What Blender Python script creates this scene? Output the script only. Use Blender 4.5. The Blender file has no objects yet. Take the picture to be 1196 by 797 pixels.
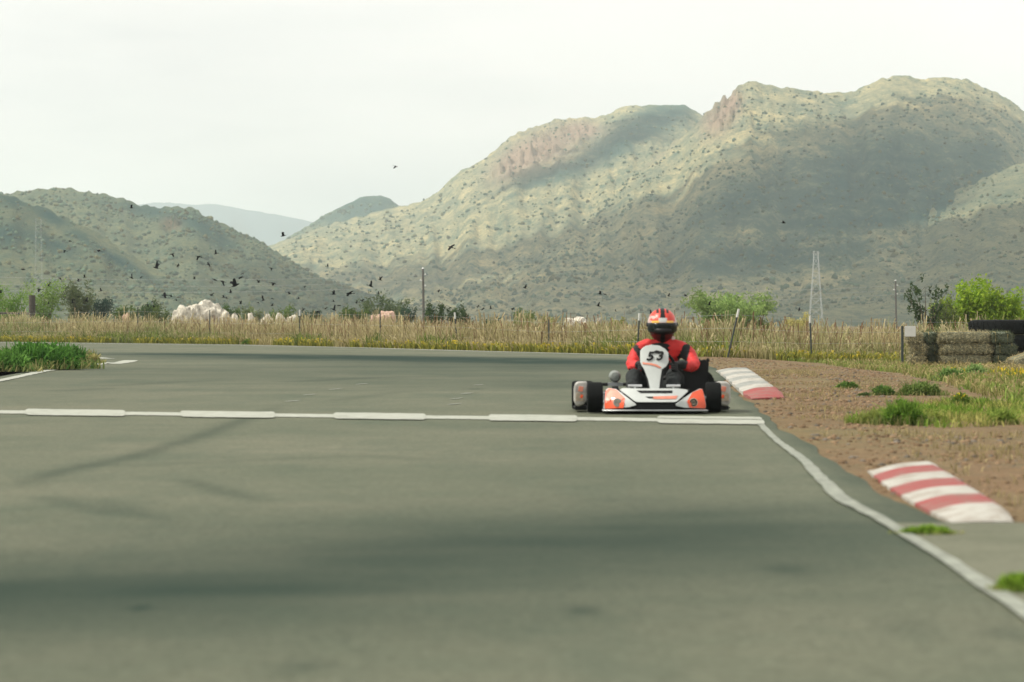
import bpy, bmesh, math, random
import numpy as np
from mathutils import Vector, Matrix, noise
from mathutils.bvhtree import BVHTree

C = bpy.context.scene.collection
sc = bpy.context.scene
R = math.radians
rnd = random.Random(7)
rng = np.random.default_rng(11)

# ------------------------------------------------------------------ camera
F = 3654.0            # focal length in photo pixels (photo 1196 wide)
H0 = 0.78             # camera height
YH = 378.0            # horizon row of the photo
cam = bpy.data.cameras.new('camera')
cam.sensor_width = 36.0
cam.lens = F * 36.0 / 1196.0
cam.shift_y = -(398.5 - YH) / 1196.0
cam.clip_start = 0.1
cam.clip_end = 20000
cam.dof.use_dof = True
cam.dof.focus_distance = 62.0
cam.dof.aperture_fstop = 5.0
co = bpy.data.objects.new('camera', cam)
co.location = (0, 0, H0)
co.rotation_euler = (R(90), 0, 0)
C.objects.link(co)
sc.camera = co

# ------------------------------------------------------------------ sky, sun, exposure
SUN_EL, SUN_AZ = R(50), R(-98)      # azimuth measured from +Y towards +X
sun_dir = Vector((math.sin(SUN_AZ) * math.cos(SUN_EL), math.cos(SUN_AZ) * math.cos(SUN_EL), math.sin(SUN_EL)))
w = bpy.data.worlds.new('World')
sc.world = w
w.use_nodes = True
nt = w.node_tree
nt.nodes.clear()
n_out = nt.nodes.new('ShaderNodeOutputWorld')
n_bg = nt.nodes.new('ShaderNodeBackground')
n_sky = nt.nodes.new('ShaderNodeTexSky')
n_sky.sky_type = 'NISHITA'
n_sky.sun_disc = False
n_sky.sun_elevation = SUN_EL
n_sky.sun_rotation = SUN_AZ
n_sky.dust_density = 3.0
n_tc = nt.nodes.new('ShaderNodeTexCoord')
n_map = nt.nodes.new('ShaderNodeMapping')
n_map.inputs['Scale'].default_value = (2.2, 2.2, 12.0)
n_no = nt.nodes.new('ShaderNodeTexNoise')
n_no.inputs['Scale'].default_value = 2.0
n_no.inputs['Detail'].default_value = 6
n_no.inputs['Roughness'].default_value = 0.55
n_cr = nt.nodes.new('ShaderNodeValToRGB')
n_cr.color_ramp.elements[0].position = 0.33
n_cr.color_ramp.elements[0].color = (10.4, 10.2, 10.0, 1)
n_cr.color_ramp.elements[1].position = 0.62
n_cr.color_ramp.elements[1].color = (13.0, 12.5, 11.9, 1)
n_mix = nt.nodes.new('ShaderNodeMixRGB')
n_mix.inputs[0].default_value = 0.93      # a thin white cloud veil over the whole sky
nt.links.new(n_tc.outputs['Generated'], n_map.inputs['Vector'])
nt.links.new(n_map.outputs[0], n_no.inputs['Vector'])
nt.links.new(n_no.outputs['Fac'], n_cr.inputs[0])
nt.links.new(n_sky.outputs[0], n_mix.inputs[1])
nt.links.new(n_cr.outputs[0], n_mix.inputs[2])
nt.links.new(n_mix.outputs[0], n_bg.inputs['Color'])
n_bg.inputs['Strength'].default_value = 0.1
nt.links.new(n_bg.outputs[0], n_out.inputs['Surface'])

sl = bpy.data.lights.new('sun', 'SUN')
sl.energy = 4.8
sl.angle = R(1.4)
sl.color = (1.0, 0.95, 0.84)
so = bpy.data.objects.new('sun', sl)
so.rotation_euler = (-sun_dir).to_track_quat('-Z', 'Y').to_euler()
so.location = (-30, 0, 60)
C.objects.link(so)

sc.view_settings.view_transform = 'Standard'
sc.view_settings.look = 'None'
sc.view_settings.exposure = 0.0
sc.view_settings.gamma = 1.0
sc.render.engine = 'CYCLES'
sc.cycles.max_bounces = 8
sc.cycles.volume_bounces = 1
sc.cycles.use_denoising = True

# ------------------------------------------------------------------ helpers
def gx(px, d):
    return (px - 598.0) / F * d
def gd(py, z=0.0):
    return F * (H0 - z) / (py - YH)
def G(px, py, z=0.0):
    d = gd(py, z)
    return Vector((gx(px, d), d, z))
def P(px, py, d):
    return Vector((gx(px, d), d, H0 + (YH - py) / F * d))
def tag(o, label=None, cat=None, group=None, kind=None):
    if label: o['label'] = label
    if cat: o['category'] = cat
    if group: o['group'] = group
    if kind: o['kind'] = kind
    return o
def empty(name, loc, label, cat, group=None, rz=0):
    o = bpy.data.objects.new(name, None)
    C.objects.link(o)
    o.location = loc
    o.rotation_euler = (0, 0, rz)
    o.empty_display_size = 0.1
    return tag(o, label, cat, group)
def link(name, me, mats, parent=None):
    o = bpy.data.objects.new(name, me)
    C.objects.link(o)
    if not isinstance(mats, (list, tuple)): mats = [mats]
    for m in mats: me.materials.append(m)
    if parent: o.parent = parent
    return o
def bmobj(name, bm, mats, parent=None, smooth=True, ang=40):
    bmesh.ops.recalc_face_normals(bm, faces=bm.faces[:])
    me = bpy.data.meshes.new(name)
    bm.to_mesh(me); bm.free()
    if smooth:
        me.polygons.foreach_set('use_smooth', [True] * len(me.polygons))
        me.set_sharp_from_angle(angle=R(ang))
    return link(name, me, mats, parent)
def npmesh(name, V, faces, mats, parent=None, col=None, smooth=False, attrs=None):
    me = bpy.data.meshes.new(name)
    V = np.asarray(V, dtype=np.float32); faces = np.asarray(faces, dtype=np.int32)
    me.vertices.add(len(V)); me.vertices.foreach_set('co', V.ravel())
    k = faces.shape[1]
    me.loops.add(faces.size); me.loops.foreach_set('vertex_index', faces.ravel())
    me.polygons.add(len(faces))
    me.polygons.foreach_set('loop_start', np.arange(0, faces.size, k, dtype=np.int32))
    me.polygons.foreach_set('loop_total', np.full(len(faces), k, dtype=np.int32))
    me.update(calc_edges=True)
    if smooth: me.polygons.foreach_set('use_smooth', np.ones(len(faces), dtype=bool))
    if col is not None:
        a = me.color_attributes.new('Col', 'FLOAT_COLOR', 'POINT')
        c4 = np.ones((len(V), 4), dtype=np.float32); c4[:, :3] = col
        a.data.foreach_set('color', c4.ravel())
    for k2, arr in (attrs or {}).items():
        a = me.attributes.new(k2, 'FLOAT', 'POINT')
        a.data.foreach_set('value', np.asarray(arr, dtype=np.float32))
    return link(name, me, mats, parent)
def vnoise(p):
    return noise.noise(Vector(p))
def fbm(x, y, z=0.0, oct=4):
    return noise.fractal(Vector((x, y, z)), 1.0, 2.0, oct)
def box(bm, c, s, rot=None, mi=0):
    m = Matrix.Translation(Vector(c)) @ (rot.to_4x4() if rot else Matrix.Identity(4)) @ Matrix.Diagonal((s[0], s[1], s[2], 1))
    r = bmesh.ops.create_cube(bm, size=1.0, matrix=m)
    for v in r['verts']:
        for f in v.link_faces: f.material_index = mi
    return r['verts']
def bevel(bm, w, seg=2):
    bmesh.ops.bevel(bm, geom=bm.edges[:], offset=w, segments=seg, affect='EDGES', clamp_overlap=True)
def tube(bm, pts, rad, n=8, closed=False, mi=0, caps=True):
    pts = [Vector(p) for p in pts]
    rads = rad if isinstance(rad, (list, tuple)) else [rad] * len(pts)
    rings = []; N = len(pts)
    up = None
    for i, p in enumerate(pts):
        if closed: t = pts[(i + 1) % N] - pts[i - 1]
        else: t = pts[min(i + 1, N - 1)] - pts[max(i - 1, 0)]
        t.normalize()
        if up is None:
            up = Vector((0, 0, 1)) if abs(t.z) < 0.9 else Vector((0, 1, 0))
        s = t.cross(up)
        if s.length < 1e-5: s = t.orthogonal()
        s.normalize(); u = s.cross(t).normalized(); up = u
        rings.append([bm.verts.new(p + rads[i] * (math.cos(a) * s + math.sin(a) * u)) for a in [2 * math.pi * k / n for k in range(n)]])
    M = N if closed else N - 1
    for i in range(M):
        a, b = rings[i], rings[(i + 1) % N]
        for k in range(n):
            f = bm.faces.new((a[k], a[(k + 1) % n], b[(k + 1) % n], b[k])); f.material_index = mi
    if not closed and caps:
        bm.faces.new(rings[0][::-1]).material_index = mi
        bm.faces.new(rings[-1]).material_index = mi
def lathe(bm, prof, c, axis='X', n=32, mi=0):
    rings = []
    for r, h in prof:
        ring = []
        for k in range(n):
            a = 2 * math.pi * k / n
            if axis == 'X': v = Vector((h, r * math.cos(a), r * math.sin(a)))
            elif axis == 'Y': v = Vector((r * math.cos(a), h, r * math.sin(a)))
            else: v = Vector((r * math.cos(a), r * math.sin(a), h))
            ring.append(bm.verts.new(Vector(c) + v))
        rings.append(ring)
    for i in range(len(rings) - 1):
        for k in range(n):
            bm.faces.new((rings[i][k], rings[i][(k + 1) % n], rings[i + 1][(k + 1) % n], rings[i + 1][k])).material_index = mi
    return rings
def prism(bm, poly, y0, y1, mi=0, yfun=None):
    """poly of (x, z) points made into a plate between y0 and y1"""
    yf = yfun or (lambda x, z: 0.0)
    a = [bm.verts.new((x, y0 + yf(x, z), z)) for x, z in poly]
    b = [bm.verts.new((x, y1 + yf(x, z), z)) for x, z in poly]
    fs = [bm.faces.new(a), bm.faces.new(b[::-1])]
    n = len(poly)
    for i in range(n):
        fs.append(bm.faces.new((a[i], b[i], b[(i + 1) % n], a[(i + 1) % n])))
    for f in fs: f.material_index = mi
    return fs

# ------------------------------------------------------------------ materials
def mat(name, col, rough=0.6, var=0.12, scale=6.0, metal=0.0, bump=0.0, bscale=None, coat=0.0, spec=0.5):
    m = bpy.data.materials.new(name); m.use_nodes = True
    t = m.node_tree; b = t.nodes['Principled BSDF']
    b.inputs['Roughness'].default_value = rough
    b.inputs['Metallic'].default_value = metal
    b.inputs['Specular IOR Level'].default_value = spec
    if coat: b.inputs['Coat Weight'].default_value = coat
    tc = t.nodes.new('ShaderNodeTexCoord'); no = t.nodes.new('ShaderNodeTexNoise')
    no.inputs['Scale'].default_value = scale; no.inputs['Detail'].default_value = 5
    t.links.new(tc.outputs['Object'], no.inputs['Vector'])
    cr = t.nodes.new('ShaderNodeValToRGB')
    cr.color_ramp.elements[0].position = 0.3; cr.color_ramp.elements[1].position = 0.7
    cr.color_ramp.elements[0].color = (*[c * (1 - var) for c in col], 1)
    cr.color_ramp.elements[1].color = (*[min(1, c * (1 + var)) for c in col], 1)
    t.links.new(no.outputs['Fac'], cr.inputs[0]); t.links.new(cr.outputs[0], b.inputs['Base Color'])
    if bump:
        n2 = t.nodes.new('ShaderNodeTexNoise'); n2.inputs['Scale'].default_value = bscale or scale * 8
        n2.inputs['Detail'].default_value = 4
        t.links.new(tc.outputs['Object'], n2.inputs['Vector'])
        bp = t.nodes.new('ShaderNodeBump'); bp.inputs['Distance'].default_value = bump
        t.links.new(n2.outputs['Fac'], bp.inputs['Height']); t.links.new(bp.outputs[0], b.inputs['Normal'])
    return m
def leafmat(name, trans=0.4, rough=0.7):
    m = bpy.data.materials.new(name); m.use_nodes = True
    t = m.node_tree; t.nodes.clear()
    o = t.nodes.new('ShaderNodeOutputMaterial'); a = t.nodes.new('ShaderNodeAttribute'); a.attribute_name = 'Col'
    d = t.nodes.new('ShaderNodeBsdfDiffuse'); tr = t.nodes.new('ShaderNodeBsdfTranslucent'); mx = t.nodes.new('ShaderNodeMixShader')
    mx.inputs[0].default_value = trans
    t.links.new(a.outputs['Color'], d.inputs[0]); t.links.new(a.outputs['Color'], tr.inputs[0])
    t.links.new(d.outputs[0], mx.inputs[1]); t.links.new(tr.outputs[0], mx.inputs[2]); t.links.new(mx.outputs[0], o.inputs[0])
    return m
class NT:
    """tiny node helper"""
    def __init__(s, name):
        s.m = bpy.data.materials.new(name); s.m.use_nodes = True; s.t = s.m.node_tree
        s.b = s.t.nodes['Principled BSDF']; s.tc = s.t.nodes.new('ShaderNodeTexCoord')
    def L(s, a, b): s.t.links.new(a, b)
    def noise(s, scale, detail=6, rough=0.6, vec=None, mapscale=None):
        n = s.t.nodes.new('ShaderNodeTexNoise'); n.inputs['Scale'].default_value = scale
        n.inputs['Detail'].default_value = detail; n.inputs['Roughness'].default_value = rough
        v = vec or s.tc.outputs['Object']
        if mapscale:
            mp = s.t.nodes.new('ShaderNodeMapping'); mp.inputs['Scale'].default_value = mapscale
            s.L(v, mp.inputs['Vector']); v = mp.outputs[0]
        s.L(v, n.inputs['Vector']); return n.outputs['Fac']
    def voronoi(s, scale, mapscale=None):
        n = s.t.nodes.new('ShaderNodeTexVoronoi'); n.inputs['Scale'].default_value = scale
        s.L(s.tc.outputs['Object'], n.inputs['Vector']); return n
    def ramp(s, fac, stops):
        r = s.t.nodes.new('ShaderNodeValToRGB'); e = r.color_ramp.elements
        while len(e) < len(stops): e.new(0.5)
        for i, (p, c) in enumerate(stops):
            e[i].position = p; e[i].color = (*c, 1) if len(c) == 3 else c
        s.L(fac, r.inputs[0]); return r.outputs[0]
    def mix(s, fac, a, b, mode='MIX'):
        n = s.t.nodes.new('ShaderNodeMixRGB'); n.blend_type = mode
        for k, v in ((0, fac), (1, a), (2, b)):
            if hasattr(v, 'is_output'): s.L(v, n.inputs[k])
            elif k == 0: n.inputs[0].default_value = v
            else: n.inputs[k].default_value = (*v, 1)
        return n.outputs[0]
    def attr(s, name):
        n = s.t.nodes.new('ShaderNodeAttribute'); n.attribute_name = name; return n
    def math(s, op, a, b=None):
        n = s.t.nodes.new('ShaderNodeMath'); n.operation = op; n.use_clamp = True
        for k, v in ((0, a), (1, b)):
            if v is None: continue
            if hasattr(v, 'is_output'): s.L(v, n.inputs[k])
            else: n.inputs[k].default_value = v
        return n.outputs[0]
    def bump(s, h, dist, strength=1.0):
        n = s.t.nodes.new('ShaderNodeBump'); n.inputs['Distance'].default_value = dist; n.inputs['Strength'].default_value = strength
        s.L(h, n.inputs['Height']); s.L(n.outputs[0], s.b.inputs['Normal'])
BW = lambda v: (v, v, v)

# asphalt: tan grey surface, attribute 'rubber' = tyre rubber laid down, 'wear' = edges
A = NT('asphalt')
big = A.noise(0.35, 5, 0.6)
mid = A.noise(2.2, 6, 0.65)
fine = A.noise(38, 6, 0.8)
c0 = A.ramp(big, [(0.3, (0.080, 0.090, 0.062)), (0.7, (0.122, 0.122, 0.086))])
c1 = A.mix(A.ramp(mid, [(0.35, BW(0)), (0.75, BW(0.35))]), c0, (0.060, 0.078, 0.054))
c2 = A.mix(0.5, c1, A.ramp(fine, [(0.33, BW(0.3)), (0.67, BW(1.6))]), 'MULTIPLY')
c2 = A.mix(1.0, c2, (1.16, 1.16, 1.16), 'MULTIPLY')
rb = A.attr('rubber').outputs['Fac']
agg = A.noise(13, 8, 0.85)
c2 = A.mix(0.6, c2, A.ramp(agg, [(0.32, BW(0.6)), (0.68, BW(1.4))]), 'MULTIPLY')
c2 = A.mix(A.ramp(A.noise(0.8, 7, 0.75, mapscale=(1, 0.25, 1)), [(0.5, BW(0)), (0.66, BW(0.35))]), c2, (0.05, 0.072, 0.052))
c3 = A.mix(rb, c2, (0.010, 0.026, 0.019))
A.L(c3, A.b.inputs['Base Color'])
A.b.inputs['Roughness'].default_value = 0.75
A.b.inputs['Specular IOR Level'].default_value = 0.04
A.bump(fine, 0.004, 0.5)
M_ASPH = A.m

A = NT('apron_concrete')
c0 = A.ramp(A.noise(1.5, 6, 0.65), [(0.3, (0.105, 0.112, 0.078)), (0.7, (0.15, 0.152, 0.11))])
c1 = A.mix(0.45, c0, A.ramp(A.noise(45, 4, 0.7), [(0.3, BW(0.6)), (0.7, BW(1.35))]), 'MULTIPLY')
A.L(c1, A.b.inputs['Base Color']); A.b.inputs['Roughness'].default_value = 0.9; A.b.inputs['Specular IOR Level'].default_value = 0.05
M_APRON = A.m

A = NT('dirt')
c0 = A.ramp(A.noise(0.5, 6, 0.65), [(0.30, (0.125, 0.085, 0.045)), (0.5, (0.172, 0.113, 0.064)), (0.68, (0.15, 0.128, 0.066))])
c1 = A.mix(A.ramp(A.noise(0.13, 5, 0.6), [(0.45, BW(0)), (0.62, BW(0.6))]), c0, (0.15, 0.125, 0.06))
c2 = A.mix(0.85, c1, A.ramp(A.noise(11, 8, 0.85), [(0.30, BW(0.3)), (0.68, BW(1.65))]), 'MULTIPLY')
c2 = A.mix(A.ramp(A.noise(3.1, 8, 0.8), [(0.50, BW(0)), (0.60, BW(0.55))]), c2, (0.085, 0.082, 0.05))
A.L(c2, A.b.inputs['Base Color']); A.b.inputs['Roughness'].default_value = 0.95
A.b.inputs['Specular IOR Level'].default_value = 0.1
A.bump(A.noise(10, 6, 0.7), 0.05, 0.7)
M_DIRT = A.m

def hillmat(name, grass, scrub, rock, k=1.0):
    A = NT(name)
    n1 = A.noise(0.012 * k, 7, 0.62)
    n2 = A.noise(0.07 * k, 8, 0.7, mapscale=(1, 0.25, 1))
    n3 = A.noise(0.30 * k, 10, 0.9, mapscale=(1, 0.22, 1))
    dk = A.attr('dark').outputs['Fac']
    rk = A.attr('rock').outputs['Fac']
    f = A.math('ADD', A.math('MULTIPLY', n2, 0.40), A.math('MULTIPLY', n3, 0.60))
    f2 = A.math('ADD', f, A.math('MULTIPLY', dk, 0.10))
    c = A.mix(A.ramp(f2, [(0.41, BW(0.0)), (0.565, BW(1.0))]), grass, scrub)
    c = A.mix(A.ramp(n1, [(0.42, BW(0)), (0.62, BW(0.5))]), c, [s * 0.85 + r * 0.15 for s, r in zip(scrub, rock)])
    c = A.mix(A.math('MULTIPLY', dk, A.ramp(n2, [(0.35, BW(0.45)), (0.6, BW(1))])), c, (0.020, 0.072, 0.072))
    c = A.mix(A.math('MULTIPLY', rk, A.ramp(n3, [(0.3, BW(0.2)), (0.5, BW(1))])), c, rock)
    v = A.voronoi(0.30 * k)
    c = A.mix(A.ramp(v.outputs['Distance'], [(0.12, BW(0.45)), (0.36, BW(0))]), c, [s * 0.55 for s in scrub])
    A.L(c, A.b.inputs['Base Color']); A.b.inputs['Roughness'].default_value = 1.0
    A.b.inputs['Specular IOR Level'].default_value = 0.0
    A.bump(f, 4.0, 0.9)
    return A.m
M_HILL = hillmat('hillside', (0.62, 0.52, 0.28), (0.115, 0.172, 0.130), (0.38, 0.27, 0.20))
M_HILL2 = hillmat('near_hillside', (0.25, 0.25, 0.135), (0.090, 0.140, 0.098), (0.24, 0.18, 0.12), 1.5)
M_SPUR = hillmat('spur_hillside', (0.36, 0.33, 0.19), (0.105, 0.155, 0.115), (0.27, 0.19, 0.13), 1.2)
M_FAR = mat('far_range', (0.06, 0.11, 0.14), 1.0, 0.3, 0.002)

M_LEAF = leafmat('foliage', 0.42)
M_GRASS = leafmat('grass_blades', 0.35)
M_BUSH = leafmat('scrub', 0.0)
M_BARK = mat('bark', (0.10, 0.085, 0.06), 0.9, 0.3, 20)
M_WHITE_PAINT = None
A = NT('road_paint')
wn = A.noise(9, 6, 0.8)
c = A.mix(A.ramp(wn, [(0.40, BW(0)), (0.60, BW(1.0))]), (0.36, 0.375, 0.32), (0.24, 0.25, 0.20))
c = A.mix(A.ramp(A.noise(2.6, 8, 0.8), [(0.54, BW(0)), (0.66, BW(0.75))]), c, (0.12, 0.125, 0.09))
A.L(c, A.b.inputs['Base Color']); A.b.inputs['Roughness'].default_value = 0.7
M_PAINT = A.m
A = NT('worn_road_paint')
c = A.mix(A.ramp(A.noise(7, 7, 0.8), [(0.42, BW(1)), (0.6, BW(0.0))]), (0.26, 0.28, 0.225), (0.14, 0.15, 0.12))
A.L(c, A.b.inputs['Base Color']); A.b.inputs['Roughness'].default_value = 0.7
M_PAINT2 = A.m

# ------------------------------------------------------------------ ground
def sstep(a, b, x):
    t = np.clip((x - a) / (b - a), 0, 1); return t * t * (3 - 2 * t)
def gz(x, y):
    x = np.asarray(x, dtype=float); y = np.asarray(y, dtype=float)
    z = -0.17 * sstep(4.5, 8.5, x) * sstep(28, 66, y)
    off = sstep(0.3, 1.2, x - xr_np(y))
    z = z - 0.003 - off * 0.004 * (1 + np.sin(x * 1.7 + np.sin(y * 0.8)) * np.sin(y * 0.45 + x * 0.3))
    return z
EDGE = [(3.0, 30.0), (12.17, 30.0), (12.19, 1.707), (12.95, 1.69), (15.0, 1.69), (18.75, 1.86), (23.9, 2.01), (28.5, 2.24),
        (34.8, 2.49), (44, 2.98), (52.8, 3.47), (62, 3.75), (70, 3.65), (77, 2.99), (82, 1.4), (89, -0.93), (102, -5.3), (116, -10.1), (132.6, -21.7), (150, -37), (165, -55)]
EY = np.array([e[0] for e in EDGE]); EX = np.array([e[1] for e in EDGE])
def xr_np(y): return np.interp(y, EY, EX)
# ground sheet: fine near, coarse far
ys = np.concatenate([[-300, -100, -30, -8], np.arange(0, 12, 1.5), np.arange(12, 60, 0.6), np.arange(60, 170, 2.5), [180, 200, 250, 350, 500, 800, 1300, 2500, 5000, 9400]])
xs = np.concatenate([[-2400, -900, -300, -100], np.arange(-60, 0, 6), np.arange(0, 16, 0.4), np.arange(16, 40, 4), [60, 120, 300, 900, 2900]])
XX, YY = np.meshgrid(xs, ys)
Zg = gz(XX, YY)
V = np.stack([XX, YY, Zg], -1).reshape(-1, 3)
ny, nx = XX.shape
I = np.arange(ny * nx).reshape(ny, nx)
Fq = np.stack([I[:-1, :-1], I[:-1, 1:], I[1:, 1:], I[1:, :-1]], -1).reshape(-1, 4)
o = npmesh('ground', V, Fq, M_DIRT, smooth=True); tag(o, kind='structure')

# ---- asphalt
def segdist(Pn, pts):
    """distance of each (x,y) point to a polyline; pts rows x,y"""
    best = np.full(len(Pn), 1e9); par = np.zeros(len(Pn)); acc = 0
    for a, b in zip(pts[:-1], pts[1:]):
        a = np.array(a); b = np.array(b); ab = b - a; L = np.hypot(*ab)
        t = np.clip(((Pn - a) @ ab) / (L * L), 0, 1)
        q = a + t[:, None] * ab
        dd = np.hypot(*(Pn - q).T)
        m = dd < best; best[m] = dd[m]; par[m] = acc + t[m] * L; acc += L
    return best, par / acc
rows = [-6.0, 0.0, 2.0, 3.5, 4.5, 5.5] + [gd(y) for y in np.arange(830, 612.5, -3)] + [12.17, 12.19] + [gd(y) for y in np.concatenate([np.arange(610, 470, -2), np.arange(470, 399, -0.75), [398.5, 398, 397.5, 397, 396, 395.3]])]
rows = sorted(set(rows))
NC = 330
V = []
for d in rows:
    xr = float(np.interp(d, EY, EX)) if d > 3 else 30.0
    if d > 12.2: xr += (0.02 * math.sin(d * 1.3) + 0.015 * math.sin(d * 2.9 + 1) + 0.012 * fbm(d * 4, 1.0)) * (1 if d < 60 else 0)
    half = max(700 / F * d, 2.0)
    # dense columns across the seen width, sparse outside
    lo = -half
    if xr > lo + 1:
        dense = np.linspace(lo, min(xr, half), NC - 6)
        left = np.linspace(-75, lo, 5)[:-1]
        right = np.linspace(min(xr, half), xr, 3)[1:] if xr > half else np.array([xr + 0.002, xr + 0.004])
        c = np.concatenate([left, dense, right])
    else:
        c = np.linspace(-75, xr, NC)
    jit = 0.0
    if d > 12.2: pass
    V.append(np.stack([c, np.full(len(c), d), np.full(len(c), 0.004 if d < 58 else 0.006)], -1))
V = np.array(V); nr, nc, _ = V.shape
Vf = V.reshape(-1, 3); P2 = Vf[:, :2]
def bandpx(pts): return [((p[0] - 598) / F * gd(p[1]), gd(p[1])) for p in pts]
rub = np.zeros(len(P2))
def gauss(dist, wd): return np.exp(-(dist / wd) ** 2)
# foreground racing line: one wide bed and darker cores
for pts, wd, s in [
    ([(-160, 700), (0, 694), (200, 682), (400, 668), (560, 650), (700, 632), (860, 606), (980, 585)], 1.8, 0.56),
    ([(-160, 716), (0, 708), (200, 702), (330, 690), (480, 668), (640, 655)], 0.70, 0.20),
    ([(250, 655), (450, 650), (650, 630), (800, 605), (900, 575)], 0.8, 0.12),
    # long bed towards the kart
    ([(700, 640), (740, 570), (740, 520), (720, 470), (640, 440)], 1.0, 0.14),
    ([(900, 420), (760, 424), (600, 421), (420, 418), (280, 415.5), (140, 413.5), (60, 412)], 3.2, 0.78),
    ([(900, 433), (760, 431), (640, 427), (420, 421), (150, 417)], 3.5, 0.40),
    ([(160, 413), (400, 416), (700, 421)], 1.2, 0.25),
    ([(1000, 452), (800, 447), (600, 441), (300, 432), (50, 428)], 7.0, 0.28)]:
    dd, par = segdist(P2, bandpx(pts))
    fade = np.clip(par / 0.08, 0, 1) * np.clip((1 - par) / 0.18, 0, 1)
    rub += s * gauss(dd, wd) * (fade if pts[0][0] > -100 else np.clip((1 - par) / 0.35, 0, 1))
nz = np.array([noise.fractal(Vector((p[0] * 0.9, p[1] * 0.35, 0)), 1.0, 2.0, 4) for p in P2])
nz2 = np.array([noise.fractal(Vector((p[0] * 0.4 + p[1] * 0.1, p[1] * 1.3 - p[0] * 0.35, 4.0)), 1.0, 2.0, 3) for p in P2])
rub *= np.clip(1.0 + 0.18 * nz + 0.26 * nz2, 0.45, 1.5)
# thin skid marks
for pts, wd, s in [
    ([(0, 577), (70, 552), (150, 536), (230, 512), (340, 470)], 0.10, 0.40),
    ([(40, 545), (130, 545), (250, 541), (420, 533), (600, 545)], 0.12, 0.22),
    ([(50, 580), (90, 592), (150, 606)], 0.09, 0.25),
    ([(210, 560), (260, 575), (322, 591)], 0.09, 0.32),
    ([(110, 582), (160, 600), (210, 618)], 0.08, 0.20),
    ([(120, 452), (200, 447), (280, 444)], 0.25, 0.25), ([(60, 458), (130, 454), (170, 455)], 0.25, 0.3),
    ([(330, 447), (450, 441), (600, 440)], 0.25, 0.25), ([(380, 470), (470, 458), (560, 455)], 0.14, 0.2)]:
    dd, par = segdist(P2, bandpx(pts))
    rub += s * gauss(dd, wd) * np.clip(par / 0.1, 0, 1) * np.clip((1 - par) / 0.3, 0, 1)
for (px, py, r_, s) in [(680, 715, 0.05, 0.35), (350, 781, 0.06, 0.3), (555, 455, 0.10, 0.5), (1180, 742, 0.08, 0.3), (165, 712, 0.03, 0.3), (920, 668, 0.08, 0.25), (1060, 735, 0.1, .2)]:
    p = G(px, py); rub += s * gauss(np.hypot(P2[:, 0] - p.x, (P2[:, 1] - p.y) * 0.35), r_)
# older, darker tarmac on the margin outside the white line
LINE = [(888, 497), (905, 515), (940, 540), (960, 563), (985, 588), (1025, 606), (1060, 630), (1110, 658), (1150, 688), (1196, 717), (1300, 790), (1400, 870)]
LW = bandpx(LINE)
ly = np.array([p[1] for p in LW][::-1]); lx = np.array([p[0] for p in LW][::-1])
lx_at = np.interp(P2[:, 1], ly, lx, right=lx[-1] + 0.1)
lx_at = np.where(P2[:, 1] > ly[-1], lx[-1] + (P2[:, 1] - ly[-1]) * 0.045, lx_at)
marg = (P2[:, 0] > lx_at) & (P2[:, 1] > 12.1) & (P2[:, 1] < 45)
rub += marg * 0.13 * np.clip(1 + nz, 0.5, 1.4)
near_edge = np.clip(1 - (xr_np(P2[:, 1]) - P2[:, 0]) / 0.12, 0, 1) * (P2[:, 1] > 12.2) * (P2[:, 1] < 60)
rub += 0.25 * np.clip(near_edge, 0, 1)
rub = np.clip(rub, 0, 0.95)
I = np.arange(nr * nc).reshape(nr, nc)
Fq = np.stack([I[:-1, :-1], I[:-1, 1:], I[1:, 1:], I[1:, :-1]], -1).reshape(-1, 4)
o = npmesh('road', Vf, Fq, M_ASPH, attrs={'rubber': rub}); tag(o, kind='structure')

# ---- apron right of the edge line
bm = bmesh.new()
lefts = [(x + 0.03, y) for x, y in zip(lx, ly) if y < 12.0] + [(lx[list(ly).index(min(ly, key=lambda v: abs(v - 12.3)))] + 0.03, 12.1)]
lefts = [(float(np.interp(y, ly, lx)) + 0.03, y) for y in np.linspace(5.0, 12.12, 40)]
L_ = [bm.verts.new((x, y, 0.008)) for x, y in lefts]
Rr = [bm.verts.new((28, y, 0.008)) for x, y in lefts]
for i in range(len(L_) - 1): bm.faces.new((L_[i], Rr[i], Rr[i + 1], L_[i + 1]))
o = bmobj('apron', bm, M_APRON, smooth=False); tag(o, kind='structure')

# ---- painted lines
def ribbon(name, pts, widths, m, z, wob=0.0):
    pts = [Vector((p[0], p[1], 0)) for p in pts]
    dense = []; ws = []
    for i in range(len(pts) - 1):
        n = max(2, int((pts[i + 1] - pts[i]).length / 0.25))
        n = min(n, 80)
        for k in range(n):
            t = k / n; dense.append(pts[i].lerp(pts[i + 1], t)); ws.append(widths[i] * (1 - t) + widths[i + 1] * t)
    dense.append(pts[-1]); ws.append(widths[-1])
    # smooth
    for _ in range(6):
        dense = [dense[0]] + [(dense[i - 1] + dense[i] * 2 + dense[i + 1]) / 4 for i in range(1, len(dense) - 1)] + [dense[-1]]
    bm = bmesh.new(); a = []
    for i, p in enumerate(dense):
        t = (dense[min(i + 1, len(dense) - 1)] - dense[max(i - 1, 0)]).normalized(); s = Vector((t.y, -t.x, 0))
        w1 = ws[i] / 2 * (1 + wob * fbm(p.x * 3, p.y * 3)); w2 = ws[i] / 2 * (1 + wob * fbm(p.x * 3, p.y * 3, 5))
        a.append((bm.verts.new(p + s * w1 + Vector((0, 0, z))), bm.verts.new(p - s * w2 + Vector((0, 0, z)))))
    for i in range(len(a) - 1): bm.faces.new((a[i][0], a[i + 1][0], a[i + 1][1], a[i][1]))
    o = bmobj(name, bm, m, smooth=False); tag(o, kind='structure'); return o
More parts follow.
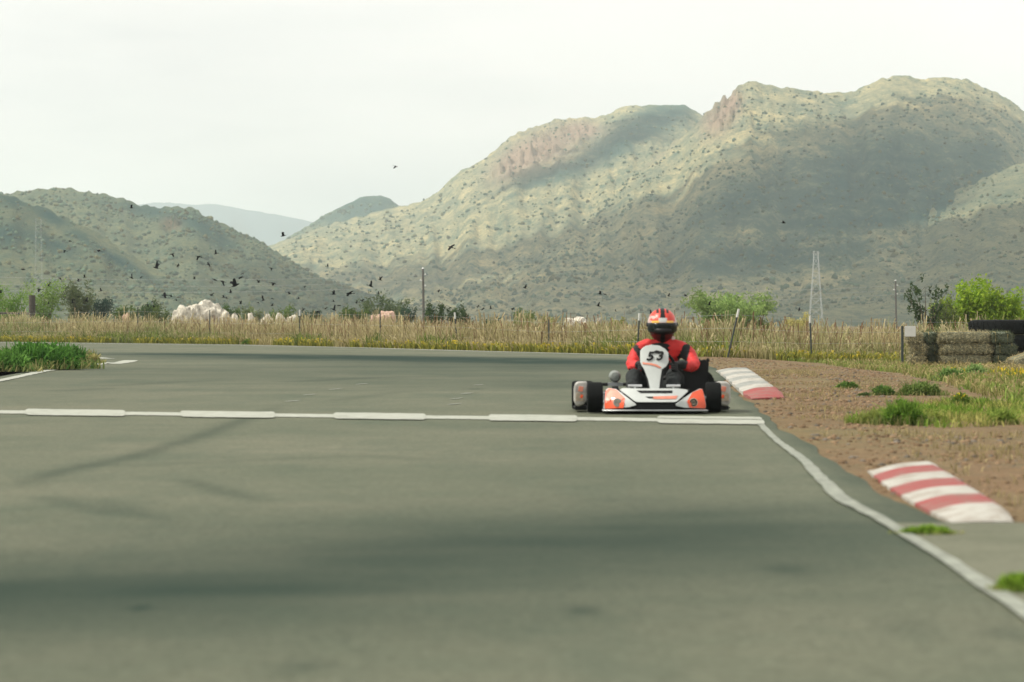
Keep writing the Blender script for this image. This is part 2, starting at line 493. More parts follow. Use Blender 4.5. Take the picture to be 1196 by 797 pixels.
ribbon('road_edge_line', LW, [0.05, 0.05, 0.06, 0.07, 0.075, 0.062, 0.055, 0.055, 0.06, 0.062, 0.065, 0.065], M_PAINT2, 0.013, 0.35)
ribbon('road_edge_line', bandpx([(-200, 399.0), (0, 400.2), (140, 402), (280, 403.6), (420, 406.6), (560, 410.8), (650, 413), (738, 415.6)]), [0.5, 0.5, 0.45, 0.4, .35, .3, .28, .25], M_PAINT, 0.012, 0.2)
ribbon('road_edge_line', bandpx([(-260, 500), (-120, 466), (0, 445.5), (50, 434.5), (75, 430.5), (112, 426.5), (126, 424)]), [0.12, 0.14, 0.16, 0.18, 0.22, 0.3, .3], M_PAINT, 0.012, 0.3)
ribbon('road_edge_line', bandpx([(132, 425.8), (146, 423.5), (153, 421.5)]), [0.3, 0.35, 0.3], M_PAINT, 0.012, 0.3)
ribbon('road_edge_line', bandpx([(110, 418.3), (124, 419.6)]), [0.4, 0.4], M_PAINT, 0.012, 0.3)
# start line: thin stripe with broader blocks
def lineband(name, x0, x1, t0, t1, m, z):
    """between photo columns; t in pixels above/below the axis of the line"""
    bm = bmesh.new(); a = []
    for k in range(41):
        px = x0 + (x1 - x0) * k / 40
        ax = 482.3 + (px) * (491.5 - 482.3) / 765.0
        wv = 0.25 * fbm(px * 0.05, 3.3); tp = min(1, min(k, 40 - k) / 1.5 + 0.7)
        a.append((bm.verts.new(G(px, ax + t1 * tp + wv) + Vector((0, 0, z))), bm.verts.new(G(px, ax + t0 * tp + wv) + Vector((0, 0, z)))))
    for i in range(40): bm.faces.new((a[i][0], a[i + 1][0], a[i + 1][1], a[i][1]))
    return bm
bm = lineband('', -60, 892, -1.8, 2.0, M_PAINT, 0.009)
tag(bmobj('start_line', bm, M_PAINT, smooth=False), kind='structure')
for x0, x1 in [(-150, -36), (30, 146), (211, 321), (390, 497), (571, 674)]:
    tag(bmobj('start_line_block', lineband('', x0, x1, -3.4, 3.8, M_PAINT, 0.013), M_PAINT, smooth=False), kind='structure')
tag(bmobj('start_line_block', lineband('', 768, 890, -4.0, -1.2, M_PAINT, 0.013), M_PAINT, smooth=False), kind='structure')
tag(bmobj('start_line_block', lineband('', 768, 893, 1.4, 4.6, M_PAINT, 0.013), M_PAINT, smooth=False), kind='structure')
# worn dashes beyond the start line
for px, py in [(342, 469.5), (362, 462), (392, 455.5), (423, 449.5), (531, 473), (534, 466.5), (546, 460.5), (559, 450.5)]:
    p = G(px, py)
    ribbon('road_dash', [(p.x - 0.06, p.y - 0.25), (p.x, p.y), (p.x + 0.05, p.y + 0.25)], [0.04, 0.07, 0.03], M_PAINT2, 0.0095, 0.5)

# ---- island of earth on the left
isl = bandpx([(-400, 520), (-200, 478), (-60, 451), (0, 440), (50, 431.5), (100, 427.5), (118, 424), (116, 420.5), (90, 418), (0, 415), (-300, 412)])
bm = bmesh.new()
bm.faces.new([bm.verts.new((x, y, 0.02)) for x, y in isl])
bmesh.ops.solidify(bm, geom=bm.faces[:], thickness=0.018)
o = bmobj('verge', bm, M_DIRT, smooth=False); tag(o, kind='structure')

# ------------------------------------------------------------------ hills
hill_bvh = []
def gblob(px, py, cx, cy, rx, ry, ang=0):
    dx, dy = px - cx, py - cy; c, s = math.cos(R(ang)), math.sin(R(ang))
    u = (dx * c + dy * s) / rx; v = (-dx * s + dy * c) / ry
    return math.exp(-(u * u + v * v))
def hill(name, pts, dr, df, pexp, m, amp=6.0, gully=5.0, step=3, rows=130, back=0.35, dark=(), rock=(), seed=0, bscale=1.0, ridge_jit=1.5):
    pts = sorted(pts)
    pxs = np.arange(pts[0][0], pts[-1][0] + step, step)
    pys = np.interp(pxs, [p[0] for p in pts], [p[1] for p in pts])
    ker = np.array([1, 2, 1]) / 4; pp = np.pad(pys, 1, mode='edge'); pys = np.convolve(pp, ker, 'valid')
    V = []; dk = []; rk = []
    nb = 36
    ts = list(np.linspace(0, 1, rows)) + [1 + back * k / nb for k in range(1, nb + 1)]
    for t in ts:
        for px, py in zip(pxs, pys):
            d = df + (dr - df) * t
            x = (px - 598) / F * d
            Hh = (YH - py) / F * dr
            g = fbm(px * 0.018 + seed, t * 1.6, seed * 1.7, 4)
            # gullies run down the slope
            gl = 1 - abs(noise.fractal(Vector((px * 0.022 + 0.4 * t + seed, t * 0.8, seed)), 0.9, 2.1, 5)) * 2
            tt = min(t, 1.0)
            if t <= 1:
                z = Hh * (tt ** pexp)
                wgt = min(1, tt * 3) * (0.25 + 0.75 * min(1, (1 - tt) * 5))
                z += wgt * (amp * g + gully * gl * min(1, (1 - tt) * 6))
                z += fbm(x * 0.05, d * 0.014, seed, 3) * 1.0 * bscale * min(1, tt * 4)
                rf = sum(gblob(px, YH - (z) / d * F, *q) for q in rock) if rock else 0
                if rf > 0.05:
                    z += rf * (abs(noise.fractal(Vector((px * 0.10, t * 9, 3)), 0.8, 2.0, 4)) * 15 - 5)
                if t > 0.97: z += ridge_jit * fbm(px * 0.12, 1.0, seed, 4) * (t - 0.97) / 0.03
            else:
                q = (t - 1) / back
                z = Hh * (1 - q ** 1.3) + ridge_jit * fbm(px * 0.12, 1.0, seed, 4) * (1 - q) + amp * g * q * (1 - q) * 2
            z = H0 + z if t > 0.02 else z - 2.0
            if q_end(t, back): z = min(z, -0.5)
            V.append((x, d, z))
            ay = YH - (z - H0) / d * F
            dk.append(min(1, sum(gblob(px, ay, *q) for q in dark)) if t <= 1 else 0)
            rk.append(min(1, sum(gblob(px, ay, *q) for q in rock)) if t <= 1 else 0)
    n = len(pxs); I = np.arange(len(V)).reshape(len(ts), n)
    Fq = np.stack([I[:-1, :-1], I[:-1, 1:], I[1:, 1:], I[1:, :-1]], -1).reshape(-1, 4)
    V = np.array(V)
    o = npmesh(name, V, Fq, m, smooth=True, attrs={'dark': dk, 'rock': rk}); tag(o, kind='structure')
    nf = rows * n
    hill_bvh.append((BVHTree.FromPolygons([tuple(v) for v in V], Fq.tolist()), V[:nf].reshape(rows, n, 3), name))
    return V[:nf].reshape(rows, n, 3)
def q_end(t, back): return t > 1 + back * 0.97

PEAK_R = [(430, 352), (480, 334), (560, 303), (640, 263), (700, 228), (760, 187), (800, 156), (815, 141), (822, 132), (832, 124), (845, 116), (858, 104), (870, 97), (876, 94),
          (884, 95), (893, 99), (898, 97), (904, 101), (930, 105), (960, 108), (985, 107.5), (1000, 105), (1008, 101), (1016, 97), (1030, 92), (1045, 89), (1052, 88),
          (1062, 89.5), (1076, 94), (1090, 91), (1104, 90), (1112, 92), (1125, 92), (1135, 96), (1150, 104), (1166, 110), (1180, 118), (1196, 129), (1260, 165), (1400, 260), (1500, 330)]
PEAK_L = [(230, 345), (280, 308), (312, 288), (355, 272), (400, 258), (440, 247), (460, 241), (485, 237), (500, 231), (515, 221), (526, 210), (534, 203), (560, 188), (585, 170), (596, 158),
          (606, 155), (620, 150), (645, 141), (652, 138), (668, 139), (695, 139), (703, 136), (716, 130), (730, 125), (745, 124.5), (770, 124), (790, 123), (800, 121), (806, 127), (818, 134), (850, 140), (950, 160), (1100, 240), (1300, 340)]
SPUR = [(820, 338), (880, 318), (950, 293), (1010, 268), (1060, 246), (1110, 226), (1150, 208), (1196, 190), (1300, 150), (1420, 150), (1550, 250)]
LEFT_F = [(-420, 300), (-300, 240), (-150, 205), (-60, 212), (0, 224), (20, 232), (45, 241), (80, 256), (110, 273), (140, 290), (180, 312), (220, 332), (260, 347), (300, 360)]
LEFT_B = [(-300, 280), (-100, 238), (0, 227), (25, 225), (55, 222), (75, 221), (90, 221), (110, 225), (130, 229), (150, 233), (160, 239), (180, 242), (200, 241), (218, 242), (232, 246), (245, 254), (262, 263), (280, 269),
          (300, 280), (318, 291), (345, 309), (380, 326), (420, 341), (470, 355)]
DARK_HILL = [(300, 300), (345, 273), (362, 262), (382, 250), (400, 241), (420, 231), (432, 229), (447, 229), (462, 238), (500, 262), (560, 300)]
FARR = [(-300, 262), (-100, 250), (100, 244), (165, 238), (190, 236), (210, 238), (232, 239), (246, 237), (262, 241), (285, 246), (320, 251), (352, 257), (420, 268), (520, 285), (700, 300)]
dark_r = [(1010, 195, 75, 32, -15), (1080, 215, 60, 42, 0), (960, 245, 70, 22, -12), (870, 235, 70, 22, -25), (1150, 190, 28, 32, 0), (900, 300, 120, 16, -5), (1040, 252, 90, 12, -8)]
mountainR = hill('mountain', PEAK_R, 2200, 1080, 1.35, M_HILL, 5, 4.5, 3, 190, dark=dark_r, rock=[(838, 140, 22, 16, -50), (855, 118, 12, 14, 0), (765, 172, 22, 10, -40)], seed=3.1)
mountainL = hill('mountain', PEAK_L, 2750, 1400, 1.3, M_HILL, 5, 4.5, 3, 170, dark=[(770, 140, 45, 14, -20), (720, 170, 50, 13, -30), (640, 205, 40, 8, -22)],  # dark blobs paint in the shaded flank right of the first peak
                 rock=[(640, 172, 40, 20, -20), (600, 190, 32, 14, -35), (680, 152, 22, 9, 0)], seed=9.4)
spurR = hill('hill', SPUR, 1650, 980, 1.2, M_SPUR, 3, 2, 4, 110, seed=14.2)
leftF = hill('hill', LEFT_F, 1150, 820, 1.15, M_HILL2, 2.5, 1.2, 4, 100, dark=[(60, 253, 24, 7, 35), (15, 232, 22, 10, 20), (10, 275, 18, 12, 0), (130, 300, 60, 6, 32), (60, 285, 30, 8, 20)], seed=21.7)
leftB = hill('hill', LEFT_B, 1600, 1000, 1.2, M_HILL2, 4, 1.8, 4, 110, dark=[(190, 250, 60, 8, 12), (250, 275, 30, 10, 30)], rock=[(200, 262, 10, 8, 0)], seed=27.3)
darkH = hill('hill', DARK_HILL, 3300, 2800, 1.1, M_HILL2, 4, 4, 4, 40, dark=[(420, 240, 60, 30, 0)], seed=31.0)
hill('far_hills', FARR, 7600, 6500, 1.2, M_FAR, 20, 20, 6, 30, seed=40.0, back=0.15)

# scrub bushes over the slopes: nobody could count them
ico = bmesh.new(); bmesh.ops.create_icosphere(ico, subdivisions=1, radius=1.0)
IV = np.array([v.co[:] for v in ico.verts]); IF = np.array([[v.index for v in f.verts] for f in ico.faces]); ico.free()
def scatter_bushes(grids, name):
    Vs = []; Fs = []; Cs = []; off = 0
    for g, n, r0, r1, tpow in grids:
        rows_, cols_, _ = g.shape
        for _ in range(n):
            t = rnd.random() ** tpow; u = rnd.random() * (cols_ - 2); i = int(t * (rows_ - 2)); j = int(u)
            a = g[i, j] * (1 - (u - j)) + g[i, j + 1] * (u - j)
            b = g[i + 1, j]; f = rnd.random(); p = a * (1 - f) + (b + (a - g[i, j])) * f
            if noise.fractal(Vector((p[0] * 0.012, p[1] * 0.012, 0)), 1, 2, 3) + rnd.uniform(-0.5, 0.5) < -0.12: continue
            r = r0 + (r1 - r0) * rnd.random() ** 3.5
            v = IV * (1 + rng.uniform(-0.3, 0.3, (len(IV), 1))) * np.array([r * rnd.uniform(0.8, 1.2), r, r * rnd.uniform(0.8, 1.2)])
            v[:, 2] = np.maximum(v[:, 2], -r * 0.3)
            Vs.append(v + p + np.array([0, 0, r * 0.3])); Fs.append(IF + off); off += len(IV)
            k = rnd.uniform(0.6, 1.35)
            c = np.array([0.080, 0.122, 0.082]) * k if rnd.random() < 0.75 else np.array([0.11, 0.11, 0.055]) * k
            Cs.append(np.tile(c, (len(IV), 1)))
    o = npmesh(name, np.concatenate(Vs), np.concatenate(Fs), M_BUSH, col=np.concatenate(Cs), smooth=True)
    return o
o = scatter_bushes([(mountainR, 15000, 0.3, 1.5, 0.8), (mountainL, 8000, 0.4, 1.8, 0.6), (spurR, 7000, 0.25, 1.1, 0.9), (leftF, 7000, 0.2, 1.0, 0.8), (leftB, 10000, 0.25, 1.4, 0.7), (darkH, 1500, 0.8, 3.0, 0.5)], 'hillside_scrub')
tag(o, 'dark desert scrub dotted all over the rocky hillsides', 'scrub', kind='stuff')

# ------------------------------------------------------------------ unseen clouds shaped to shade parts of the hills
def hitpx(px, py):
    d = Vector(((px - 598) / F, 1, (YH - py) / F)).normalized(); best = None
    for bv, _, nm in hill_bvh:
        h = bv.ray_cast(Vector((0, 0, H0)), d)
        if h[0] is not None and (best is None or h[3] < best[1]): best = (h[0], h[3])
    return best[0] if best else None
M_CLOUD = mat('cloud', (0.85, 0.86, 0.86), 1.0, 0.05, 0.01, spec=0.0)
def cloud(name, samples, zc, r0, r1, label):
    Vs = []; Fs = []; off = 0
    for (px, py) in samples:
        p = hitpx(px, py)
        if p is None: continue
        q = p + sun_dir * ((zc - p.z) / sun_dir.z)
        r = rnd.uniform(r0, r1)
        v = IV * np.array([r, r, r * 0.45]) * (1 + rng.uniform(-0.15, 0.15, (len(IV), 1)))
        Vs.append(v + np.array(q) + np.array([0, 0, rnd.uniform(-10, 25)])); Fs.append(IF + off); off += len(IV)
    o = npmesh(name, np.concatenate(Vs), np.concatenate(Fs), M_CLOUD, smooth=True)
    tag(o, label, 'cloud', kind='stuff'); return o
def inpoly(x, y, poly):
    c = False; n = len(poly)
    for i in range(n):
        x1, y1 = poly[i]; x2, y2 = poly[i - 1]
        if (y1 > y) != (y2 > y) and x < (x2 - x1) * (y - y1) / (y2 - y1) + x1: c = not c
    return c
def samp(poly, st):
    xs_ = [p[0] for p in poly]; ys_ = [p[1] for p in poly]; out = []
    y = min(ys_)
    while y < max(ys_):
        x = min(xs_)
        while x < max(xs_):
            a, b = x + rnd.uniform(-st, st) * 0.4, y + rnd.uniform(-st, st) * 0.25
            if inpoly(a, b, poly): out.append((a, b))
            x += st
        y += st * 0.4
    return out
# shade below and right of the sunlit band of the mountain
LOWER = [(300, 312), (420, 318), (520, 302), (620, 280), (720, 252), (800, 222), (865, 185), (925, 152), (1000, 140), (1080, 118), (1150, 120), (1190, 150), (1190, 186), (1110, 222), (1040, 246), (960, 285), (1010, 285), (1100, 262), (1200, 232), (1230, 376), (300, 376)]
cloud('cloud', samp(LOWER, 14), 900, 14, 24, 'unseen low cloud shaped to shade the right-hand mountain')
UPPER = [(590, 208), (650, 184), (695, 160), (722, 140), (790, 130), (780, 142), (725, 168), (650, 200), (590, 222)]
cloud('cloud', samp(UPPER, 13), 900, 14, 20, 'unseen small cloud shaped to shade the first peak')
LEFTC = [(-60, 210), (90, 224), (180, 246), (250, 262), (330, 306), (420, 345), (420, 376), (-60, 376)]

# ------------------------------------------------------------------ haze
bm = bmesh.new()
box(bm, (300, 4600, 174), (5600, 9900, 352))
hz = bpy.data.materials.new('haze'); hz.use_nodes = True
t = hz.node_tree; t.nodes.clear()
o_ = t.nodes.new('ShaderNodeOutputMaterial'); v_ = t.nodes.new('ShaderNodeVolumePrincipled')
v_.inputs['Color'].default_value = (0.80, 0.92, 0.92, 1)
v_.inputs['Density'].default_value = 0.00018
v_.inputs['Anisotropy'].default_value = 0.2
t.links.new(v_.outputs[0], o_.inputs['Volume'])
o = bmobj('haze', bm, hz, smooth=False); tag(o, 'thin pale haze lying over the valley', 'haze', kind='stuff')

# ------------------------------------------------------------------ plants
def blades(pts, h, wd, lean, c_lo, c_hi, head=None, headp=0.0, hvar=0.4, rs=None, wtop=0.35, tint=None):
    """pts Nx3, returns verts, faces(quads), cols: each blade 2 stacked quads"""
    rs = rs or rng; n = len(pts)
    hh = h * (1 + rs.uniform(-hvar, hvar, n)) if np.isscalar(h) else h * (1 + rs.uniform(-hvar, hvar, n))
    a = rs.uniform(0, 2 * np.pi, n); ld = rs.uniform(0, 2 * np.pi, n); la = np.abs(rs.normal(0, lean, n))
    s = np.stack([np.cos(a), np.sin(a), np.zeros(n)], -1) * (wd * rs.uniform(0.6, 1.4, n))[:, None] / 2
    l = np.stack([np.cos(ld), np.sin(ld), np.zeros(n)], -1)
    up = np.array([0, 0, 1.0])
    m1 = pts + up * (hh * 0.55)[:, None] + l * (hh * la * 0.35)[:, None]
    m2 = pts + up * (hh * (1 - 0.25 * la))[:, None] + l * (hh * la)[:, None]
    isH = rs.random(n) < headp
    wt = np.where(isH, 1.5, wtop)[:, None]; wm = np.where(isH, 0.8, 0.85)[:, None]
    V = np.stack([pts - s, pts + s, m1 + s * wm, m1 - s * wm, m2 + s * wt, m2 - s * wt], 1)
    k = rs.random(n)[:, None]; base = np.array(c_lo) * (1 - k) + np.array(c_hi) * k
    base = base * rs.uniform(0.75, 1.25, n)[:, None]
    if tint is not None: base = base * tint
    top = np.where(isH[:, None], np.array(head if head is not None else c_hi) * rs.uniform(0.7, 1.3, n)[:, None], base * 1.05)
    Cc = np.stack([base * 0.9, base * 0.9, base, base, top, top], 1)
    i0 = np.arange(n) * 6
    Fq = np.concatenate([np.stack([i0, i0 + 1, i0 + 2, i0 + 3], -1), np.stack([i0 + 3, i0 + 2, i0 + 4, i0 + 5], -1)])
    return V.reshape(-1, 3), Fq, Cc.reshape(-1, 3)
def merge(parts):
    Vs, Fs, Cs = [], [], []; off = 0
    for v, f, c in parts:
        Vs.append(v); Fs.append(f + off); Cs.append(c); off += len(v)
    return np.concatenate(Vs), np.concatenate(Fs), np.concatenate(Cs)
def in_poly_np(x, y, poly):
    c = np.zeros(len(x), bool); n = len(poly)
    for i in range(n):
        x1, y1 = poly[i]; x2, y2 = poly[i - 1]
        cond = ((y1 > y) != (y2 > y))
        with np.errstate(divide='ignore', invalid='ignore'):
            xx = (x2 - x1) * (y - y1) / (y2 - y1 + 1e-12) + x1
        c ^= cond & (x < xx)
    return c
def world_pts(poly_px, n):
    """n points spread evenly over the ground inside a polygon"""
    poly = bandpx(poly_px); xa = min(p[0] for p in poly); xb = max(p[0] for p in poly); ya = min(p[1] for p in poly); yb = max(p[1] for p in poly)
    out = np.zeros((0, 2))
    while len(out) < n:
        x = rng.uniform(xa, xb, n * 3); y = rng.uniform(ya, yb, n * 3)
        m = in_poly_np(x, y, poly); out = np.concatenate([out, np.stack([x[m], y[m]], -1)])
    out = out[:n]
    return np.concatenate([out, gz(out[:, 0], out[:, 1])[:, None]], 1)
def nmask(p, sc_, thr, soft=0.15, seed=0.0):
    v = np.array([noise.fractal(Vector((a[0] * sc_, a[1] * sc_, seed)), 1, 2, 3) for a in p])
    return rng.random(len(p)) < np.clip((v - thr) / soft, 0, 1)

# strip beyond the track: distance of its front edge for a given x
fx = np.array([-75, -55, -37, -21.7, -10.1, -5.3, -0.93, 1.4, 2.99, 3.9, 6, 10, 16, 26, 40.]); fy = np.array([182, 167, 152, 134, 117.3, 103, 90, 83, 78, 74, 72, 77, 82, 84, 86.])
def front(x): return np.interp(x, fx, fy)
def strip_pts(n, a, b, x0=-45, x1=26, pw=1.6):
    x = rng.uniform(x0, x1, n); t = rng.random(n) ** pw
    y = front(x) + a + (b - a) * t
    return np.stack([x, y, gz(x, y)], -1)
parts = []
def gtint(p, k=0.16):
    v = np.array([fbm(a[0] * k, a[1] * k * 0.6, 8.0, 3) for a in p]) + np.clip((p[:, 0] - 3) * 0.03, -0.1, 0.22)
    t = np.clip(v * 2.4 + 0.38, 0, 1)[:, None]
    return np.array([1.08, 1.04, 1.0]) * (1 - t) + np.array([0.62, 0.80, 0.55]) * t
p = strip_pts(95000, 0.4, 14)
hmul = 0.62 + 0.42 * np.array([fbm(a[0] * 0.7, a[1] * 0.25, 0, 4) for a in p])
hmul *= np.clip((p[:, 1] - front(p[:, 0])) / 2.5, 0.40, 1.0) * (1 + 0.004 * (p[:, 1] - 80))
parts.append(blades(p, np.clip(hmul, 0.16, 1.2), 0.020, 0.55, (0.17, 0.165, 0.065), (0.50, 0.44, 0.25), head=(0.46, 0.39, 0.23), headp=0.4, tint=gtint(p)))
p = strip_pts(40000, 4, 34, x1=30, pw=1.0)
hmul = 0.62 + 0.28 * np.array([fbm(a[0] * 0.5, a[1] * 0.25, 4, 3) for a in p])
hmul *= 1 - 0.006 * (p[:, 1] - front(p[:, 0]))
parts.append(blades(p, np.clip(hmul, 0.3, 1.1), 0.024, 0.4, (0.11, 0.125, 0.045), (0.32, 0.28, 0.14), head=(0.28, 0.19, 0.11), headp=0.5, tint=gtint(p)))
p = strip_pts(3500, 0.8, 10)
parts.append(blades(p, 0.85, 0.013, 0.30, (0.12, 0.09, 0.05), (0.24, 0.16, 0.09), head=(0.20, 0.12, 0.07), headp=0.8, hvar=0.35))
v, f, c = merge(parts)
o = npmesh('dry_grass', v, f, M_GRASS, col=c); tag(o, 'tall dry straw-coloured grass along the far edge of the track', 'dry grass', kind='stuff')
# fresh green growth low in the strip
p = strip_pts(22000, 0.3, 6, pw=1.3); p = p[nmask(p, 0.16, -0.05, 0.25, 7.0)]
v, f, c = blades(p, 0.40, 0.035, 0.5, (0.08, 0.12, 0.03), (0.22, 0.27, 0.06))
o = npmesh('green_undergrowth', v, f, M_LEAF, col=c); tag(o, 'fresh green undergrowth low among the dry grass beyond the track', 'undergrowth', kind='stuff')
# yellow flowers along the edge
p = strip_pts(34000, 0.05, 2.2, pw=1.2); p = p[nmask(p, 0.30, -0.30, 0.3, 2.0)]
v1 = blades(p, 0.22, 0.04, 0.6, (0.12, 0.15, 0.03), (0.36, 0.34, 0.07), head=(0.66, 0.50, 0.06), headp=0.16)
o = npmesh('yellow_wildflowers', *v1[:2], M_LEAF, col=v1[2]); tag(o, 'low yellow wildflowers along the far track edge', 'wildflowers', kind='stuff')

# right-hand verge grass around the bales
parts = []
RG1 = [(790, 411), (880, 415), (960, 420), (1040, 430), (1100, 447), (1140, 460), (1196, 474), (1300, 480), (1400, 470), (1400, 407), (820, 405)]
p = world_pts(RG1, 70000); k = nmask(p, 0.5, -0.45, 0.4, 1.0); p = p[k]
def gtint2(p, k=0.45):
    v = np.array([fbm(a[0] * k, a[1] * k * 0.6, 18.0, 3) for a in p]); t = np.clip(v * 2.2 + 0.45, 0, 1)[:, None]
    return np.array([1.05, 1.0, 0.95]) * (1 - t) + np.array([0.55, 0.85, 0.42]) * t
hm = 0.105 + 0.05 * np.array([fbm(a[0] * 0.7, a[1] * 0.5, 1.0, 3) for a in p])
parts.append(blades(p, np.clip(hm, 0.04, 0.2), 0.016, 0.8, (0.14, 0.14, 0.05), (0.42, 0.37, 0.18), head=(0.38, 0.30, 0.16), headp=0.25, tint=gtint2(p)))
RG2 = [(985, 494), (1040, 480), (1120, 470), (1196, 472), (1330, 474), (1400, 500), (1196, 497), (1100, 499)]
p = world_pts(RG2, 9000); p = p[nmask(p, 1.1, -0.3, 0.3, 3.0)]
parts.append(blades(p, 0.075, 0.011, 0.8, (0.11, 0.16, 0.035), (0.42, 0.40, 0.14), tint=gtint2(p, 1.2)))
RG3 = [(840, 432), (960, 428), (1040, 446), (1196, 476), (1300, 560), (1196, 600), (1090, 540), (960, 510), (900, 470)]
p = world_pts(RG3, 20000); p = p[nmask(p, 0.8, 0.02, 0.45, 5.0)]
parts.append(blades(p, 0.04, 0.007, 0.9, (0.20, 0.17, 0.08), (0.38, 0.31, 0.16)))
v, f, c = merge(parts)
o = npmesh('verge_grass', v, f, M_GRASS, col=c); tag(o, 'short patchy yellow-green grass on the verge around the hay bales', 'grass', kind='stuff')
p = world_pts([(1090, 432), (1200, 446), (1330, 460), (1380, 436), (1196, 430)], 5000); p = p[nmask(p, 0.6, -0.1, 0.3, 9.0)]
v, f, c = blades(p, 0.14, 0.02, 0.5, (0.10, 0.15, 0.03), (0.26, 0.28, 0.06), head=(0.7, 0.50, 0.04), headp=0.35)
o = npmesh('verge_wildflowers', v, f, M_LEAF, col=c); tag(o, 'yellow wildflowers and green weeds in front of the hay bales', 'wildflowers', kind='stuff')
p = world_pts([(-400, 515), (-200, 474), (-60, 448), (0, 437), (50, 429), (100, 425), (116, 422), (112, 419), (80, 415.5), (-300, 413)], 14000)
p[:, 2] = 0.02
v, f, c = blades(p, 0.16, 0.022, 0.5, (0.13, 0.14, 0.05), (0.34, 0.30, 0.14))
o = npmesh('island_grass', v, f, M_GRASS, col=c); tag(o, 'faded short grass on the verge inside the bend', 'grass', kind='stuff')

# gravel stones on the dirt
Vs = []; Fs = []; off = 0; ico0 = bmesh.new(); bmesh.ops.create_icosphere(ico0, subdivisions=1, radius=1.0)
Cs = []
pp = np.concatenate([world_pts([(836, 433), (1000, 436), (1120, 472), (1196, 520), (1400, 640), (1196, 609), (1100, 609), (1000, 565), (900, 500), (850, 465)], 13000),
                     world_pts([(780, 414), (900, 420), (1010, 427), (1100, 445), (1150, 472), (1000, 480), (850, 455)], 12000)])
for q in pp:
    if q[0] < xr_np(q[1]) + 0.03: continue
    if fbm(q[0] * 0.9, q[1] * 0.5, 3.0, 3) + rnd.uniform(-0.35, 0.35) < -0.02: continue
    r = 0.0035 + 0.020 * rnd.random() ** 4
    v = IV * (1 + rng.uniform(-0.25, 0.25, (len(IV), 1))) * np.array([r * 1.3, r, r * 0.8]); Vs.append(v + q); Fs.append(IF + off); off += len(IV)
    k = rnd.uniform(0.6, 1.4); c = np.array([0.19, 0.13, 0.08]) * k if rnd.random() < 0.8 else np.array([0.13, 0.115, 0.095]) * k
    Cs.append(np.tile(c, (len(IV), 1)))
o = npmesh('gravel', np.concatenate(Vs), np.concatenate(Fs), M_BUSH, col=np.concatenate(Cs)); tag(o, 'loose reddish gravel on the dirt verge', 'gravel', kind='stuff')

# ---- leafy things
def leaves(cent, n_per, spread, size, c_lo, c_hi, rs, aspect=0.5, droop=0.0):
    """leaf diamonds round clump centres"""
    m = len(cent); pts = np.repeat(cent, n_per, axis=0) + rs.normal(0, 1, (m * n_per, 3)) * np.array(spread)
    n = len(pts); d = rs.normal(0, 1, (n, 3)); d[:, 2] += 0.4 - droop; d /= np.linalg.norm(d, axis=1)[:, None]
    e = np.cross(d, rs.normal(0, 1, (n, 3))); e /= np.linalg.norm(e, axis=1)[:, None]
    s = (size * rs.uniform(0.6, 1.4, n))[:, None]
    V = np.stack([pts - d * s / 2, pts + e * s * aspect / 2, pts + d * s / 2, pts - e * s * aspect / 2], 1).reshape(-1, 3)
    k = rs.random(n)[:, None]; c = (np.array(c_lo) * (1 - k) + np.array(c_hi) * k)
    clump = np.repeat(rs.uniform(0.75, 1.25, m), n_per)[:, None]; c = c * clump
    Fq = np.arange(n * 4).reshape(n, 4)
    return V, Fq, np.repeat(c, 4, axis=0)
def shrub(name, px, py_base, d, wpx, ytop, label, cat, clo, chi, size=0.06, n=26, clumps=70, group=None, seed=1, aspect=0.5, upright=0.0, stems=7, sparse=False, trunk='trunk'):
    s = F / d; W = wpx / s / 2; base = Vector((gx(px, d), d, float(gz(gx(px, d), d)))); top = H0 + (YH - ytop) / s - base.z
    rs = np.random.default_rng(seed); r = random.Random(seed)
    e = empty(name, base, label, cat, group)
    cents = []; bm = bmesh.new()
    for i in range(stems):
        a = 2 * math.pi * i / stems + r.uniform(-0.4, 0.4); rr = r.uniform(0.45, 0.95); hh = r.uniform(0.7, 1.0) * top * (1 - 0.35 * rr * rr * (1 - upright))
        tip = Vector((math.cos(a) * W * rr, math.sin(a) * W * rr * 0.8, hh)); mid = Vector((tip.x * 0.35 + r.uniform(-.1, .1) * W, tip.y * 0.35, hh * 0.5))
        path = [Vector((r.uniform(-.05, .05), r.uniform(-.05, .05), 0)), mid * 0.55, mid, (mid + tip) / 2 + Vector((0, 0, 0.04 * top)), tip]
        tube(bm, path, [0.035 * top / 2 + 0.01, 0.024 * top / 2 + 0.008, 0.014 * top / 2 + 0.006, 0.010, 0.004], 5)
        nseg = max(3, clumps // stems)
        for k in range(nseg):
            t = 0.25 + 0.75 * r.random() ** 0.7; seg = t * 4; j = min(3, int(seg)); q = path[j].lerp(path[j + 1], seg - j)
            cents.append(q + Vector((r.gauss(0, 0.16 * W), r.gauss(0, 0.16 * W), r.gauss(0, 0.07 * top))))
            if k % 3 == 0: tube(bm, [q, cents[-1]], [0.007, 0.003], 4)
    # keep outline uneven and inside the photo's size
    cents = np.array([c[:] for c in cents]); cents[:, 2] = np.clip(cents[:, 2], 0.08 * top, top * 0.95)
    cents[:, 0] = np.clip(cents[:, 0], -W * 0.93, W * 0.93)
    bmobj(trunk, bm, M_BARK, e)
    sp = (0.085 * W + 0.02, 0.085 * W + 0.02, 0.06 * top + 0.01) if not sparse else (0.04 * W, 0.04 * W, 0.03 * top)
    v, f, c = leaves(cents, int(n * 1.8), sp, size * 1.25, clo, chi, rs, aspect)
    npmesh('crown', v, f, M_LEAF, e, col=c)
    return e
G_SH = 'shrubs beyond the fence'
DG, MG = (0.035, 0.065, 0.025), (0.085, 0.125, 0.04)
LG = (0.16, 0.24, 0.05)
